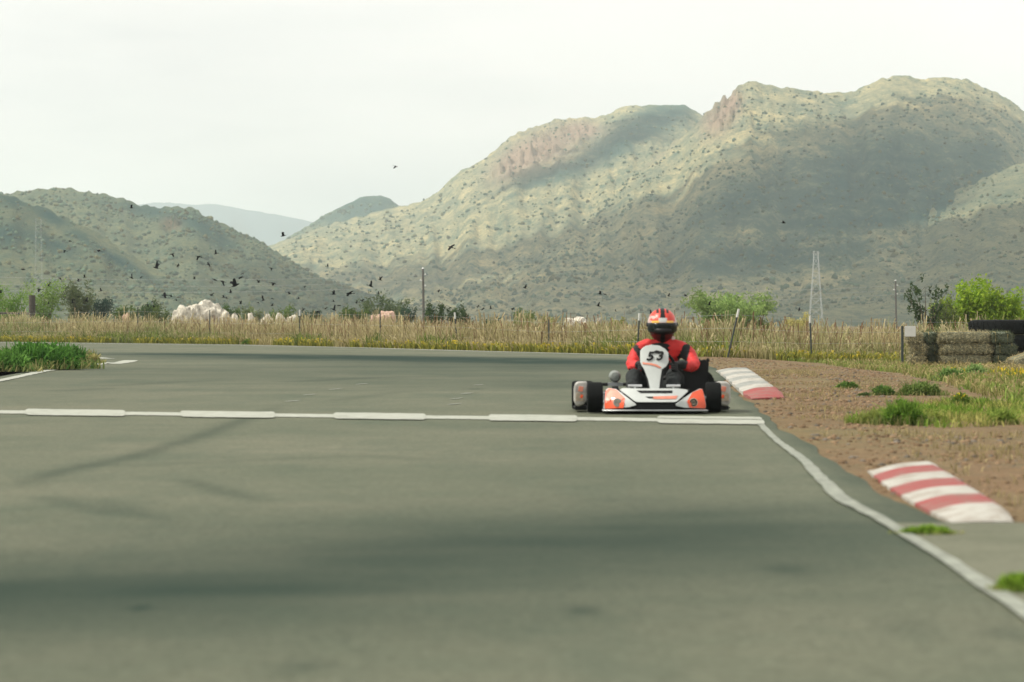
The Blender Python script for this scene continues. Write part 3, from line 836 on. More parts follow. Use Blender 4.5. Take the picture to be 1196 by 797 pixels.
shrub('desert_tree', 851, 0, 150, 100, 338, 'rounded feathery green tree beside the leaning fence post', 'tree', (0.15, 0.24, 0.07), (0.31, 0.42, 0.14), 0.16, 30, 170, None, 5, 0.30, 0.3, 12)
shrub('bright_bush', 1150, 0, 108, 80, 327, 'tall bright lime green bush behind the black tyres', 'bush', (0.13, 0.24, 0.02), (0.33, 0.44, 0.05), 0.10, 46, 150, None, 8, 0.5, 0.5, 12)
shrub('bright_bush', 1106, 0, 104, 36, 342, 'smaller lime green bush left of the tall one behind the hay bales', 'bush', (0.12, 0.20, 0.03), (0.28, 0.36, 0.05), 0.09, 40, 60, None, 9, 0.5, 0.5, 8)
shrub('bright_bush', 1202, 0, 112, 50, 351, 'low lime green bush at the right edge behind the black tyres', 'bush', (0.13, 0.22, 0.02), (0.30, 0.40, 0.05), 0.09, 44, 80, None, 10, 0.5, 0.4, 8)
shrub('leggy_shrub', 1083, 0, 96, 62, 320, 'leggy dark shrub with sparse leaves behind the white board', 'shrub', (0.035, 0.06, 0.03), (0.08, 0.12, 0.05), 0.09, 9, 60, None, 12, 0.5, 0.5, 8, sparse=True)
shrub('leggy_shrub', 1100, 0, 97, 40, 350, 'low twiggy shrub just behind the top hay bales', 'shrub', (0.08, 0.11, 0.04), (0.16, 0.20, 0.07), 0.08, 16, 50, None, 13, 0.4, 0.5, 8)
for i, (px, d, wp, yt, lb, lo, hi) in enumerate([
    (8, 165, 62, 331, 'bushy green shrub at the left edge beside the wooden post', (0.09, 0.18, 0.03), (0.22, 0.36, 0.07)),
    (52, 168, 56, 328, 'tall loose green shrub just right of the wooden post', (0.10, 0.18, 0.04), (0.24, 0.36, 0.08)),
    (92, 172, 50, 330, 'grey-green wispy shrub left of the dark round bush', (0.08, 0.11, 0.05), (0.16, 0.19, 0.09)),
    (118, 176, 32, 344, 'dark blue-green round bush behind the left shrubs', (0.025, 0.05, 0.04), (0.05, 0.085, 0.06)),
    (146, 165, 30, 354, 'low green shrub beside a thin dark fence post', (0.06, 0.11, 0.03), (0.14, 0.19, 0.06)),
    (172, 172, 34, 350, 'leafy dark shrub left of the pale boulder mound', (0.04, 0.08, 0.035), (0.10, 0.15, 0.05)),
    (190, 168, 26, 357, 'small green shrub touching the left end of the boulder mound', (0.06, 0.10, 0.03), (0.13, 0.17, 0.05)),
    (268, 175, 22, 355, 'small green shrub at the right end of the boulder mound', (0.05, 0.10, 0.03), (0.12, 0.18, 0.05)),
    (292, 178, 30, 357, 'pale green shrub between the boulder mound and the low rocks', (0.10, 0.14, 0.06), (0.20, 0.24, 0.10)),
    (330, 178, 34, 352, 'bright green shrub above the low pale rocks', (0.07, 0.13, 0.03), (0.16, 0.23, 0.05)),
    (362, 180, 26, 360, 'low dark shrub right of the low pale rocks', (0.03, 0.06, 0.04), (0.07, 0.11, 0.05)),
    (413, 176, 36, 359, 'rounded mid green shrub left of the wispy mesquite', (0.05, 0.09, 0.025), (0.11, 0.16, 0.04)),
    (447, 182, 62, 343, 'wispy grey-green mesquite shrub left of the utility pole', (0.08, 0.12, 0.06), (0.16, 0.20, 0.10)),
    (476, 178, 20, 355, 'dark green upright shrub just left of the utility pole', (0.03, 0.07, 0.05), (0.07, 0.12, 0.07)),
    (508, 160, 28, 356, 'leafy dark shrub just right of the utility pole', (0.03, 0.06, 0.025), (0.08, 0.13, 0.04)),
    (538, 160, 30, 358, 'leafy dark shrub behind the pale-topped fence post', (0.03, 0.06, 0.025), (0.08, 0.12, 0.04)),
    (577, 176, 22, 365, 'small dark green shrub left of the lighter leafy bush', (0.02, 0.07, 0.05), (0.05, 0.12, 0.06)),
    (612, 168, 30, 361, 'leafy light green bush left of the pale rocks near the middle', (0.07, 0.13, 0.03), (0.17, 0.24, 0.05)),
    (640, 170, 22, 369, 'low yellow-green bush left of the white rock mound', (0.16, 0.20, 0.04), (0.28, 0.30, 0.07)),
    (722, 160, 22, 369, 'low yellow-green bush left of the driver', (0.18, 0.20, 0.04), (0.30, 0.30, 0.08)),
    (931, 160, 36, 367, 'pale yellow flowering bush between the green tree and the pylon', (0.34, 0.32, 0.10), (0.58, 0.52, 0.22)),
    (893, 150, 24, 370, 'low green bush under the right side of the feathery tree', (0.08, 0.14, 0.03), (0.17, 0.23, 0.05))]):
    wispy = 'wispy' in lb
    shrub('desert_shrub', px, 0, d, wp, yt, lb, 'shrub', lo, hi, 0.16 if wispy else 0.09, 22 if not wispy else 16, int(30 + wp * 1.2), G_SH, 100 + i, 0.3 if wispy else 0.5, 0.6 if wispy else 0.3, 8 if wispy else 6)

# low weeds standing alone
def weed(px, py, wpx, hpx, label, lo, hi, flower=None, name='weed_clump', seed=0, size=0.035, n=None, blade=False, z=None):
    b = G(px, py); z0 = float(gz(b.x, b.y)) if z is None else z; b = G(px, py, z0); s = F / b.y; W = wpx / s / 2; Hh = hpx / s
    lo = [q * 1.25 for q in lo]; hi = [q * 1.25 for q in hi]
    rs = np.random.default_rng(900 + seed); m = 46 if n is None else n
    a = rs.uniform(0, 2 * np.pi, m); rr = np.sqrt(rs.random(m)); cz = rs.random(m)
    cents = np.stack([np.cos(a) * rr * W, np.sin(a) * rr * W * 0.7, (1 - rr ** 2 * 0.75) * Hh * (0.15 + 0.8 * cz)], -1)
    v, f, c = leaves(cents, 26, (W * 0.09, W * 0.09, Hh * 0.12), size, lo, hi, rs, 0.45)
    pts = np.stack([np.cos(a) * rr * W * 0.8, np.sin(a) * rr * W * 0.6, np.zeros(m)], -1)
    pts = np.repeat(pts, 5, axis=0) + rs.normal(0, W * 0.06, (m * 5, 3)) * np.array([1, 1, 0])
    bl = blades(pts, Hh * 0.8, size * 0.35, 0.55, lo, hi, rs=rs)
    v, f, c = merge([(v, f, c), bl])
    a2 = rs.uniform(0, 2 * np.pi, m * 5); r2 = W * (0.7 + 0.9 * rs.random(m * 5) ** 1.6)
    strag = np.stack([np.cos(a2) * r2, np.sin(a2) * r2 * 0.7, np.zeros(m * 5)], -1)
    v, f, c = merge([(v, f, c), blades(strag, Hh * 0.35, size * 0.28, 0.8, [q * 1.1 for q in lo], [0.34, 0.31, 0.13], rs=rs)])
    if flower is not None:
        fl = leaves(cents[cents[:, 2] > Hh * 0.45] + [0, 0, Hh * 0.1], 5, (W * 0.08, W * 0.08, Hh * 0.06), size * 0.8, flower, flower, rs, 0.9)
        v, f, c = merge([(v, f, c), fl])
    v[:, 2] = np.maximum(v[:, 2], -0.005)
    o = npmesh(name, v, f, M_LEAF, col=c); o.location = b; tag(o, label, 'weed', 'weeds on the dirt verge'); return o
weed(1055, 497, 50, 30, 'largest dark green weed clump on the dirt verge, between the two kerbs', (0.05, 0.11, 0.02), (0.16, 0.26, 0.04), seed=1, n=70, size=0.03)
weed(1022, 495, 46, 16, 'low yellowish weed spreading left of the largest weed clump', (0.12, 0.16, 0.04), (0.26, 0.28, 0.08), seed=2, size=0.03)
weed(1085, 495, 44, 14, 'low yellowish weed spreading right of the largest weed clump', (0.12, 0.17, 0.03), (0.28, 0.30, 0.08), seed=3, size=0.03)
weed(1031, 462, 24, 12, 'small green weed above the largest weed clump', (0.05, 0.11, 0.03), (0.14, 0.22, 0.05), seed=4)
weed(1009, 463, 14, 4, 'tiny flat green weed left of the small green weed', (0.05, 0.09, 0.03), (0.11, 0.15, 0.05), seed=5, n=24)
weed(990, 454, 24, 8, 'small flat green weed right of the far kerb', (0.05, 0.11, 0.03), (0.13, 0.20, 0.04), seed=6)
weed(1075, 462, 48, 17, 'wide dull green weed patch in front of the bales, left of the yellow flowers', (0.07, 0.12, 0.03), (0.16, 0.21, 0.06), seed=7, n=60)
weed(1122, 477, 26, 17, 'rounded weed topped with yellow flowers', (0.07, 0.14, 0.03), (0.17, 0.24, 0.05), (0.62, 0.48, 0.04), seed=8)
weed(1110, 445, 30, 16, 'green weed just in front of the middle of the hay bales', (0.08, 0.15, 0.04), (0.20, 0.30, 0.09), seed=9, size=0.05)
weed(1137, 440, 30, 14, 'pale green weed against the foot of the hay bales', (0.10, 0.17, 0.05), (0.26, 0.36, 0.13), seed=10, size=0.05)
weed(1171, 496, 34, 18, 'yellow-green grass tuft on the verge at the right', (0.10, 0.17, 0.03), (0.28, 0.33, 0.08), seed=11)
weed(1082, 623, 56, 9, 'blurry green weed growing through the tarmac just below the near kerb', (0.09, 0.17, 0.02), (0.22, 0.33, 0.05), seed=12, size=0.02, z=0.01)
weed(1190, 690, 48, 20, 'blurry green weed on the pale apron at the right edge', (0.09, 0.17, 0.02), (0.24, 0.35, 0.05), seed=13, size=0.02, z=0.01)
weed(45, 431, 96, 31, 'broad dark green weed bush on the inside verge of the bend', (0.035, 0.10, 0.02), (0.10, 0.22, 0.04), seed=14, n=150, size=0.09, z=0.02)
weed(6, 434, 60, 24, 'green weed bush at the left edge of the inside verge', (0.05, 0.12, 0.025), (0.12, 0.24, 0.05), seed=15, n=80, size=0.09, z=0.02)
weed(84, 427, 34, 22, 'darker green weed bush at the tip of the inside verge', (0.03, 0.085, 0.02), (0.085, 0.18, 0.04), seed=16, n=60, size=0.09, z=0.02)
weed(107, 424, 22, 11, 'small straw-coloured weed at the very tip of the inside verge', (0.20, 0.20, 0.07), (0.36, 0.32, 0.14), seed=17, size=0.06, z=0.02)
for k, (px, py, wp, hp, lb) in enumerate([(633, 409, 22, 10, 'small green tuft at the far track edge left of the kart'), (715, 411, 34, 13, 'bright green tuft at the far track edge beside the driver'),
                                      (182, 401, 16, 9, 'dark green tuft at the far track edge under the boulder mound'), (292, 402.5, 16, 6, 'low green tuft at the far track edge right of the boulder mound'),
                                      (840, 413, 50, 12, 'dark green leafy tuft beyond the far kerb, right of the driver')]):
    weed(px, py, wp, hp, lb, (0.05, 0.11, 0.02), (0.15, 0.24, 0.04), seed=30 + k, size=0.10)

# ---- boulders
M_ROCK = mat('pale_rock', (0.50, 0.47, 0.39), 0.9, 0.5, 5.0, bump=0.05, bscale=5)
M_ROCK2 = mat('pink_rock', (0.48, 0.33, 0.25), 0.9, 0.3, 3.0, bump=0.05, bscale=5)
def boulder(px, ytop, d, wpx, label, m=None, seed=0, group='pale boulders beyond the fence', ybase=376):
    s = F / d; W = wpx / s / 2; top = H0 + (YH - ytop) / s; base = Vector((gx(px, d), d, 0))
    bm = bmesh.new(); bmesh.ops.create_icosphere(bm, subdivisions=4, radius=1)
    for v in bm.verts:
        n = v.co.normalized(); k = 1 + 0.30 * fbm(n.x * 1.7 + seed, n.y * 1.7, n.z * 1.7, 4)
        k -= 0.10 * abs(fbm(n.x * 5 + seed, n.y * 5, n.z * 5, 3))
        hr = (max(0.0, 1 - abs(n.z) ** 3.2)) ** 0.5 / max(1e-3, math.hypot(n.x, n.y)); v.co = Vector((n.x * hr * W * k, n.y * hr * W * 0.8 * k, top * 0.5 + n.z * top * 0.55 * k))
    zs = max(v.co.z for v in bm.verts)
    for v in bm.verts: v.co.z = max(-0.05, v.co.z * top / zs)
    o = bmobj('boulder', bm, m or M_ROCK, ang=25); o.location = base; tag(o, label, 'boulder', group); return o
for k, (px, yt, wp, lb, mm) in enumerate([
    (213, 356, 22, 'smooth pale boulder at the left end of the boulder mound', 0), (238, 350, 34, 'tallest cream boulder at the top of the boulder mound', 0),
    (226, 355, 18, 'pale boulder between the left end and the top of the mound', 0), (252, 354, 24, 'cracked pale boulder right of the tallest one', 0),
    (264, 362, 13, 'small pale boulder at the lower right of the mound', 0), (274, 365, 9, 'smallest pale boulder at the right end of the mound', 0),
    (147, 365, 9, 'small pinkish boulder among the green shrubs on the left', 1), (293, 365, 9, 'narrow upright pale rock right of the boulder mound', 0),
    (312, 366.5, 14, 'low cream rock, left of the low pale row', 0), (327, 365.5, 14, 'low cream rock in the middle of the low pale row', 0), (341, 367, 14, 'low cream rock at the right end of the low pale row', 0),
    (449, 363, 26, 'pinkish rounded rock left of the utility pole', 1), (437, 367, 12, 'small pink rock beside the rounded pinkish rock', 1),
    (672, 370, 30, 'low white rock mound near the middle of the grass', 0), (699, 371, 7, 'narrow upright white stone left of the driver', 0),
    (809, 378, 9, 'small cream rock just right of the helmet', 0), (820, 377.5, 9, 'small cream rock under the feathery tree', 0)]):
    boulder(px, yt, 150 + (k * 7) % 12, wp, lb, M_ROCK2 if mm else M_ROCK, k * 3.3)

# ------------------------------------------------------------------ fence posts, utility poles, wires, pylons
M_TPOST = mat('green_steel', (0.025, 0.035, 0.03), 0.6, 0.2, 8)
M_TIP = mat('white_post_tip', (0.55, 0.56, 0.52), 0.6, 0.06, 8)
M_WOOD = mat('weathered_wood', (0.06, 0.052, 0.042), 0.9, 0.35, 9, bump=0.01, bscale=40)
M_WIRE = mat('wire', (0.35, 0.37, 0.35), 0.6, 0.1, 1)
M_STEEL = mat('galvanised_steel', (0.42, 0.44, 0.44), 0.6, 0.08, 1, metal=0.2)
M_INS = mat('insulator', (0.8, 0.8, 0.78), 0.3, 0.05, 3)
fence_tops = []
for px, yt, yb, lean, tip, lb in [
    (161, 359, 376, 0, 0, 'short dark steel fence post left of the boulder mound'), (245, 362, 378, 0, 0, 'thin steel fence post in front of the boulder mound'),
    (350, 362, 375, 0, 1, 'pale-tipped steel fence post right of the low pale rocks'), (444, 363, 391, 0, 0, 'dark steel fence post in front of the pinkish rock'),
    (531, 365, 386, 4, 1, 'pale-tipped steel fence post right of the utility pole'), (641, 373, 383, 0, 0, 'short dark steel fence post left of the white rock mound'),
    (747, 366, 399, -3, 1, 'pale-tipped steel fence post just left of the driver'), (863, 361, 404, -14, 1, 'strongly leaning steel fence post with a white tip, right of the driver'),
    (946, 369, 400, 2, 1, 'pale-tipped steel fence post right of the feathery tree')]:
    # stands in the front of the grass
    x0 = gx(px, 100); d = 100.0
    for _ in range(20): d = float(front(gx(px, d))) + (0.35 if yb > 395 else 2.2)
    base = Vector((gx(px, d), d, 0)); top = H0 + (YH - yt) / F * d
    e = empty('fence_post', (0, 0, 0), lb, 'fence post', 'steel fence posts beyond the track')
    t0 = Vector((lean / F * d, 0, -0.1)); t1 = Vector((0, 0, top))   # foot offset of a leaning post
    bm = bmesh.new(); body_top = t0.lerp(t1, 0.84) if tip else t1
    tube(bm, [t0, body_top], 0.021, 6); bmobj('post', bm, M_TPOST, e, ang=30)
    if tip:
        bm = bmesh.new(); tube(bm, [body_top, t1], 0.027, 6); bmobj('post_tip', bm, M_TIP, e, ang=30)
    e.location = (base.x, d, 0)
    fence_tops.append((base.x, d, top, t0.x))
fence_tops.sort()
for k, hfrac in enumerate((0.88, 0.6, 0.32)):
    bm = bmesh.new()
    pts = [Vector((-40, 156, 1.1 * hfrac))] + [Vector((x + tx * (1 - hfrac), d, t_ * hfrac)) for x, d, t_, tx in fence_tops] + [Vector((12.5, 81, 0.9 * hfrac))]
    tube(bm, pts, 0.0022, 4)
    o = bmobj('fence_wire', bm, M_WIRE); tag(o, ['uppermost wire strand of the fence beyond the track', 'middle wire strand of the fence beyond the track', 'lowest wire strand of the fence beyond the track'][k], 'fence wire', 'fence wires beyond the track')
# wooden corner post with rail at the left
d = 150.0; s = F / d
e = empty('corner_post', (gx(37.5, d), d, 0), 'thick weathered wooden post with a rail at the left edge', 'fence post')
bm = bmesh.new(); tube(bm, [(0, 0, -0.1), (0, 0, H0 + (YH - 345) / s)], [0.17, 0.155], 12); bmobj('post', bm, M_WOOD, e)
bm = bmesh.new(); zz = H0 + (YH - 366) / s; tube(bm, [(-3.6, 0.2, zz + 0.03), (-0.02, 0.12, zz - 0.02)], 0.05, 8); bmobj('rail', bm, M_WOOD, e)

def upole(px, d, ytop, label, zs):
    x = gx(px, d); top = H0 + (YH - ytop) / F * d
    e = empty('utility_pole', (x, d, 0), label, 'utility pole', 'utility poles')
    bm = bmesh.new(); tube(bm, [(0.12, 0, -0.2), (0, 0, top)], [0.21, 0.14], 10); bmobj('pole', bm, M_WOOD, e)
    for k, zz in enumerate(zs):
        bm = bmesh.new(); sx = -1 if k % 2 else 1
        tube(bm, [(0, 0, zz), (sx * 0.3, 0, zz + 0.05)], 0.05, 6); lathe(bm, [(0.0, -0.12), (0.11, -0.1), (0.13, 0.0), (0.08, 0.06), (0.0, 0.14)], (sx * 0.34, 0, zz + 0.1), 'Z', 10)
        bmobj('insulator', bm, M_INS, e)
    bm = bmesh.new(); lathe(bm, [(0.0, 0.16), (0.1, 0.14), (0.17, 0.0), (0.0, 0.0)], (0, 0, top), 'Z', 10); bmobj('pole_cap', bm, M_INS, e)
    return Vector((x, d, 0))
Z1 = (7.95, 7.1, 6.3)
pA = upole(494, 462, 314, 'dark wooden utility pole standing left of the middle of the picture', Z1)
pB = upole(1046, 590, 328, 'wooden utility pole left of the leggy shrub', Z1)
pL = Vector((-98, 334, 0)); pRr = Vector((157, 718, 0))
def span(a, b, z0, z1, sag, rad, label, grp, name='power_line'):
    bm = bmesh.new(); pts = []
    for k in range(25):
        t = k / 24; p = a.lerp(b, t); pts.append((p.x, p.y, z0 + (z1 - z0) * t - 4 * sag * t * (1 - t)))
    tube(bm, pts, rad, 4); o = bmobj(name, bm, M_WIRE); tag(o, label, 'power line', grp)
for k, zz in enumerate(Z1):
    w_ = ('top', 'middle', 'bottom')[k]
    span(pL, pA, zz, zz, 1.5, 0.017, f'{w_} power line running left from the dark utility pole', 'power lines on the utility poles')
    span(pA, pB, zz, zz, 1.6, 0.017, f'{w_} power line between the two utility poles', 'power lines on the utility poles')
    span(pB, pRr, zz, zz, 1.6, 0.017, f'{w_} power line running right from the utility pole near the bales', 'power lines on the utility poles')
def pylon(px, d, ytop, label, th, wb):
    top = H0 + (YH - ytop) / F * d; x = gx(px, d)
    e = empty('pylon', (x, d, 0), label, 'pylon', 'lattice pylons on the plain')
    bm = bmesh.new(); hw = lambda z: wb * (1 - z / top) ** 1.2 + 0.65
    nlev = 9; lev = [top * (1 - (1 - i / nlev) ** 1.15) for i in range(nlev + 1)]
    cr = lambda z: [Vector((sx * hw(z), sy * hw(z), z)) for sx, sy in ((-1, -1), (1, -1), (1, 1), (-1, 1))]
    for i in range(nlev):
        a, b = cr(lev[i]), cr(lev[i + 1])
        for k in range(4):
            tube(bm, [a[k], b[k]], th, 4); tube(bm, [a[k], b[(k + 1) % 4]], th * 0.45, 4); tube(bm, [a[(k + 1) % 4], b[k]], th * 0.45, 4); tube(bm, [b[k], b[(k + 1) % 4]], th * 0.5, 4)
    bmobj('tower', bm, M_STEEL, e)
    for zz, L_ in ((top * 0.97, 1.3), (top * 0.80, 1.6), (top * 0.64, 1.4)):
        for sx in (-1, 1):
            bm = bmesh.new()
            tube(bm, [(sx * 0.5, 0, zz), (sx * L_, 0, zz + 0.2), (sx * 0.5, 0, zz + 0.9)], th * 0.6, 4)
            bmobj('crossarm', bm, M_STEEL, e)
pylon(953, 960, 294, 'pale lattice pylon standing before the mountain on the right', 0.05, 1.5)
pylon(45, 790, 256, 'faint lattice pylon standing before the left hills', 0.011, 0.4)

# ------------------------------------------------------------------ birds
M_BIRD = mat('black_feathers', (0.006, 0.006, 0.008), 0.9, 0.2, 20, spec=0.1)
def bird_mesh(flap, span_=1.0):
    """small bird: body along +X, wings raised by flap (radians)"""
    bm = bmesh.new()
    prof = [(-0.52, 0.012), (-0.40, 0.035), (-0.28, 0.075), (-0.08, 0.12), (0.12, 0.125), (0.28, 0.085), (0.36, 0.075), (0.43, 0.06), (0.48, 0.025), (0.56, 0.004)]
    rings = []
    for x, r in prof:
        rings.append([bm.verts.new((x, r * math.cos(a), r * math.sin(a) * 0.9)) for a in [2 * math.pi * k / 10 for k in range(10)]])
    for i in range(len(rings) - 1):
        for k in range(10): bm.faces.new((rings[i][k], rings[i][(k + 1) % 10], rings[i + 1][(k + 1) % 10], rings[i + 1][k]))
    def plate(pts, th=0.014):
        a = [bm.verts.new(p) for p in pts]; b = [bm.verts.new(Vector(p) + Vector((0, 0, th))) for p in pts]; n = len(pts)
        bm.faces.new(a[::-1]); bm.faces.new(b)
        for i in range(n): bm.faces.new((a[i], a[(i + 1) % n], b[(i + 1) % n], b[i]))
    for s in (-1, 1):
        def W(x, y, f): return Vector((x, s * (0.08 + y * math.cos(f)), 0.05 + y * math.sin(f)))
        mid1, mid2 = W(0.20, 0.42, flap), W(-0.14, 0.42, flap)
        plate([W(0.20, 0, flap), mid1, mid2, W(-0.20, 0, flap)])
        f2 = flap * 0.55; b1 = mid1 + Vector((-0.10, s * 0.38 * math.cos(f2), 0.38 * math.sin(f2))); b2 = mid1 + Vector((-0.26, s * 0.5 * math.cos(f2), 0.5 * math.sin(f2)))
        b3 = mid2 + Vector((-0.06, s * 0.3 * math.cos(f2), 0.3 * math.sin(f2)))
        plate([mid1, b1, b2, b3, mid2])
    plate([Vector((-0.42, -0.04, 0)), Vector((-0.42, 0.04, 0)), Vector((-0.74, 0.13, 0)), Vector((-0.76, -0.13, 0))])
    me = bpy.data.meshes.new('bird'); bmesh.ops.recalc_face_normals(bm, faces=bm.faces[:]); bm.to_mesh(me); bm.free(); me.materials.append(M_BIRD); return me
bird_me = [bird_mesh(f) for f in (0.9, 0.4, -0.5, 1.2, -0.1)]
zones = [
 ('just above the wooden corner post', [(27, 315, 4.6), (46, 338, 5), (57, 334, 4), (56.5, 355, 3), (1, 342, 3.2)]),
 ('crossing the lower left hill', [(82, 281.5, 3), (76, 293, 3.6), (115.5, 293, 4.4)]),
 ('right of the wooden corner post', [(70, 325, 3.6), (91, 328.5, 3.2), (99, 324, 3), (92, 347, 2.8), (86, 349.5, 3.6), (85, 353.6, 3.2), (101, 352, 4.4), (118, 340, 3)]),
 ('high above the boulder mound', [(201, 297, 4.2), (232, 300, 5), (252, 296.6, 4), (243.7, 309, 4), (208, 310, 3.2)]),
 ('up left of the boulder mound', [(184, 305, 3), (182.5, 313, 6), (154, 325, 4.6), (165, 324, 3)]),
 ('low down left of the boulder mound', [(192.6, 345, 6), (200, 347, 2.8), (206, 350.5, 2.4), (178, 352.6, 3), (172, 356, 3.6), (180, 358.7, 3)]),
 ('level with the wires above the boulder mound', [(227, 326, 2.8), (251, 327, 5.6), (260, 329, 6), (270, 331, 4), (281, 324.5, 4.6), (283, 320, 2.4)]),
 ('close above the top of the boulder mound', [(247, 345, 4.4), (269, 342, 3.6), (261, 347.5, 3), (264.5, 348.6, 2.2), (281, 355, 3.4)]),
 ('well above the low pale rocks', [(302, 330, 3.6), (319, 331, 5), (316.6, 313.4, 3.4), (356, 335, 2.4), (338, 343.5, 3)]),
 ('close above the low pale rocks', [(306.5, 348, 2.8), (307.5, 351, 3.4), (301, 353.5, 3), (318, 349, 3), (318, 357, 3.4), (354, 362, 3), (348.6, 349, 3)]),
 ('between the pale rocks and the mesquite', [(363, 366, 2.8), (372, 364, 4.4), (381, 360, 3), (390, 362, 5.4), (396, 357, 4), (389.7, 352.5, 2.6)]),
 ('above the grass left of the utility pole', [(389.7, 343.7, 4.6), (408.4, 343, 7), (433, 334.5, 5.6), (416, 354, 2.6), (422.7, 351.7, 3.6), (444, 327, 4), (442, 343, 3)]),
 ('low to the right of the utility pole', [(558.5, 358, 3), (564, 361, 3.8), (573.5, 360.6, 3), (599, 361, 3.8), (620, 363, 2.6)]),
 ('above the white rock mound left of the driver', [(700.7, 343.4, 4), (706.6, 344, 3), (699, 357.6, 4), (719, 363.5, 2.4)]),
 ('around the driver\'s helmet', [(760, 366, 3.4), (781, 346, 3), (800.6, 345.6, 3.6), (828.5, 356, 3.8)]),
]
single = [((274.7, 333.5, 8.5), 'largest black bird, wings raised, just above the boulder mound'), ((153.6, 243, 3.6), 'lone black bird just under the crest of the left hills'),
          ((331, 275.5, 5), 'black bird in front of the saddle between the hills'), ((382.5, 311, 3.4), 'lone small bird over the foot of the sunlit slope'),
          ((527, 289, 6.2), 'black bird high above the shrubs right of the utility pole'), ((512.5, 340, 3.6), 'lone black bird right of the upper part of the utility pole'),
          ((613, 336.5, 3.8), 'lone black bird over the grass between the utility pole and the kart'), ((933.5, 361.5, 3.6), 'lone black bird left of the pale pylon'),
          ((915, 260.5, 4.4), 'lone black bird in front of the dark mountain slope above the pylon'), ((462, 194.5, 4), 'lone black bird in the white sky left of the mountain')]
ORD = ['first', 'second', 'third', 'fourth', 'fifth', 'sixth', 'seventh', 'eighth', 'ninth']
NUM = {2: 'two', 3: 'three', 4: 'four', 5: 'five', 6: 'six', 7: 'seven', 8: 'eight'}
def put_bird(px, py, size, label):
    d = rnd.uniform(95, 135); L_ = size * 1.08 / F * d
    o = bpy.data.objects.new('bird', rnd.choice(bird_me)); C.objects.link(o); o.location = P(px, py, d)
    o.scale = (L_ * 1.25, L_ * 0.95, L_ * 1.3); o.rotation_euler = (rnd.uniform(-0.7, 0.7), rnd.uniform(-0.4, 0.3), rnd.choice([0, math.pi]) + rnd.uniform(-0.9, 0.9))
    tag(o, label, 'bird', 'flock of small black birds')
for phrase, lst in zones:
    for k, (px, py, s_) in enumerate(sorted(lst)):
        n = len(lst)
        which = 'leftmost' if k == 0 else 'rightmost' if k == n - 1 else ORD[k] + ' from the left'
        put_bird(px, py, s_, f'{which} of {NUM[n]} birds {phrase}')
for (px, py, s_), lb in single: put_bird(px, py, s_, lb)

# ------------------------------------------------------------------ kerbs
def kerb(name, left, right, cols, label, hgt=0.07, z=0.004, saw=False, base_h=0.02):
    """left/right: matching lists of ground points; cols: colour index per stripe"""
    left = [Vector(p) for p in left]; right = [Vector(p) for p in right]
    def along(pl, t):
        Ls = [(pl[i + 1] - pl[i]).length for i in range(len(pl) - 1)]; T = sum(Ls) * t
        for i, l in enumerate(Ls):
            if T <= l or i == len(Ls) - 1: return pl[i].lerp(pl[i + 1], min(1, T / l))
            T -= l
    bm = bmesh.new(); nu = len(cols) * 8; nv = 10; grid = []
    for i in range(nu + 1):
        t = i / nu; a, b = along(left, t), along(right, t); row = []
        ph = (t * len(cols)) % 1.0
        endf = min(1, min(t, 1 - t) * nu / 3)
        for j in range(nv + 1):
            q = j / nv; p = a.lerp(b, q)
            prof = (math.sin(min(1, q * 1.7) * math.pi / 2)) * (1 if q < 0.93 else 0.5)
            hh = base_h + hgt * prof
            if saw: hh += 0.03 * (1 - ph)
            p.z = z + hh * (endf * 0.85 + 0.15)
            row.append(bm.verts.new(p))
        grid.append(row)
    for i in range(nu):
        for j in range(nv):
            f = bm.faces.new((grid[i][j], grid[i][j + 1], grid[i + 1][j + 1], grid[i + 1][j])); f.material_index = cols[int(i / 8)]
    bed = bm.edges[:]; bd = [e for e in bm.edges if len(e.link_faces) == 1]
    r = bmesh.ops.extrude_edge_only(bm, edges=bd)
    for v in [g for g in r['geom'] if isinstance(g, bmesh.types.BMVert)]: v.co.z = -0.05
    o = bmobj(name, bm, [M_KW, M_KR, M_KG], ang=50); return tag(o, label, 'kerb', 'painted kerbs on the verge')
def kmat(name, c, c2):
    A = NT(name); f = A.ramp(A.noise(6, 8, 0.8), [(0.46, BW(0)), (0.60, BW(1))])
    A.L(A.mix(f, c, c2), A.b.inputs['Base Color']); A.b.inputs['Roughness'].default_value = 0.8
    A.bump(A.noise(30, 5, 0.7), 0.01, 0.6); return A.m
M_KW = kmat('kerb_white_paint', (0.37, 0.36, 0.32), (0.24, 0.21, 0.17))
M_KR = kmat('kerb_red_paint', (0.25, 0.040, 0.036), (0.20, 0.10, 0.08))
M_KG = kmat('kerb_ridge_shade', (0.20, 0.21, 0.19), (0.30, 0.30, 0.27))  # grey bands paint the shade of the sawtooth ridges
kl = [G(*p) for p in [(1013, 551), (1024, 561), (1040, 573), (1062, 587), (1085, 600), (1112, 612)]]
kr = [G(*p) for p in [(1088, 545), (1098, 553), (1116, 564), (1140, 580), (1162, 594), (1184, 612)]]
kerb('racing_kerb', kl[::-1], kr[::-1], [0, 1, 0, 1, 0, 1, 0], 'near kerb with red and white stripes at the right', 0.032, base_h=0.008)
kl = [G(*p) for p in [(836, 434), (846, 442), (857, 452), (870, 464), (878, 467)]]
kr = [G(*p) for p in [(872, 434), (882, 441), (896, 452), (908, 461), (916, 466)]]
kerb('racing_kerb', kl[::-1], kr[::-1], [1, 0, 2, 0, 2, 0, 2, 0, 2, 0], 'far kerb with grey and white bands and one red end, behind the kart', 0.045, base_h=0.01, saw=True)

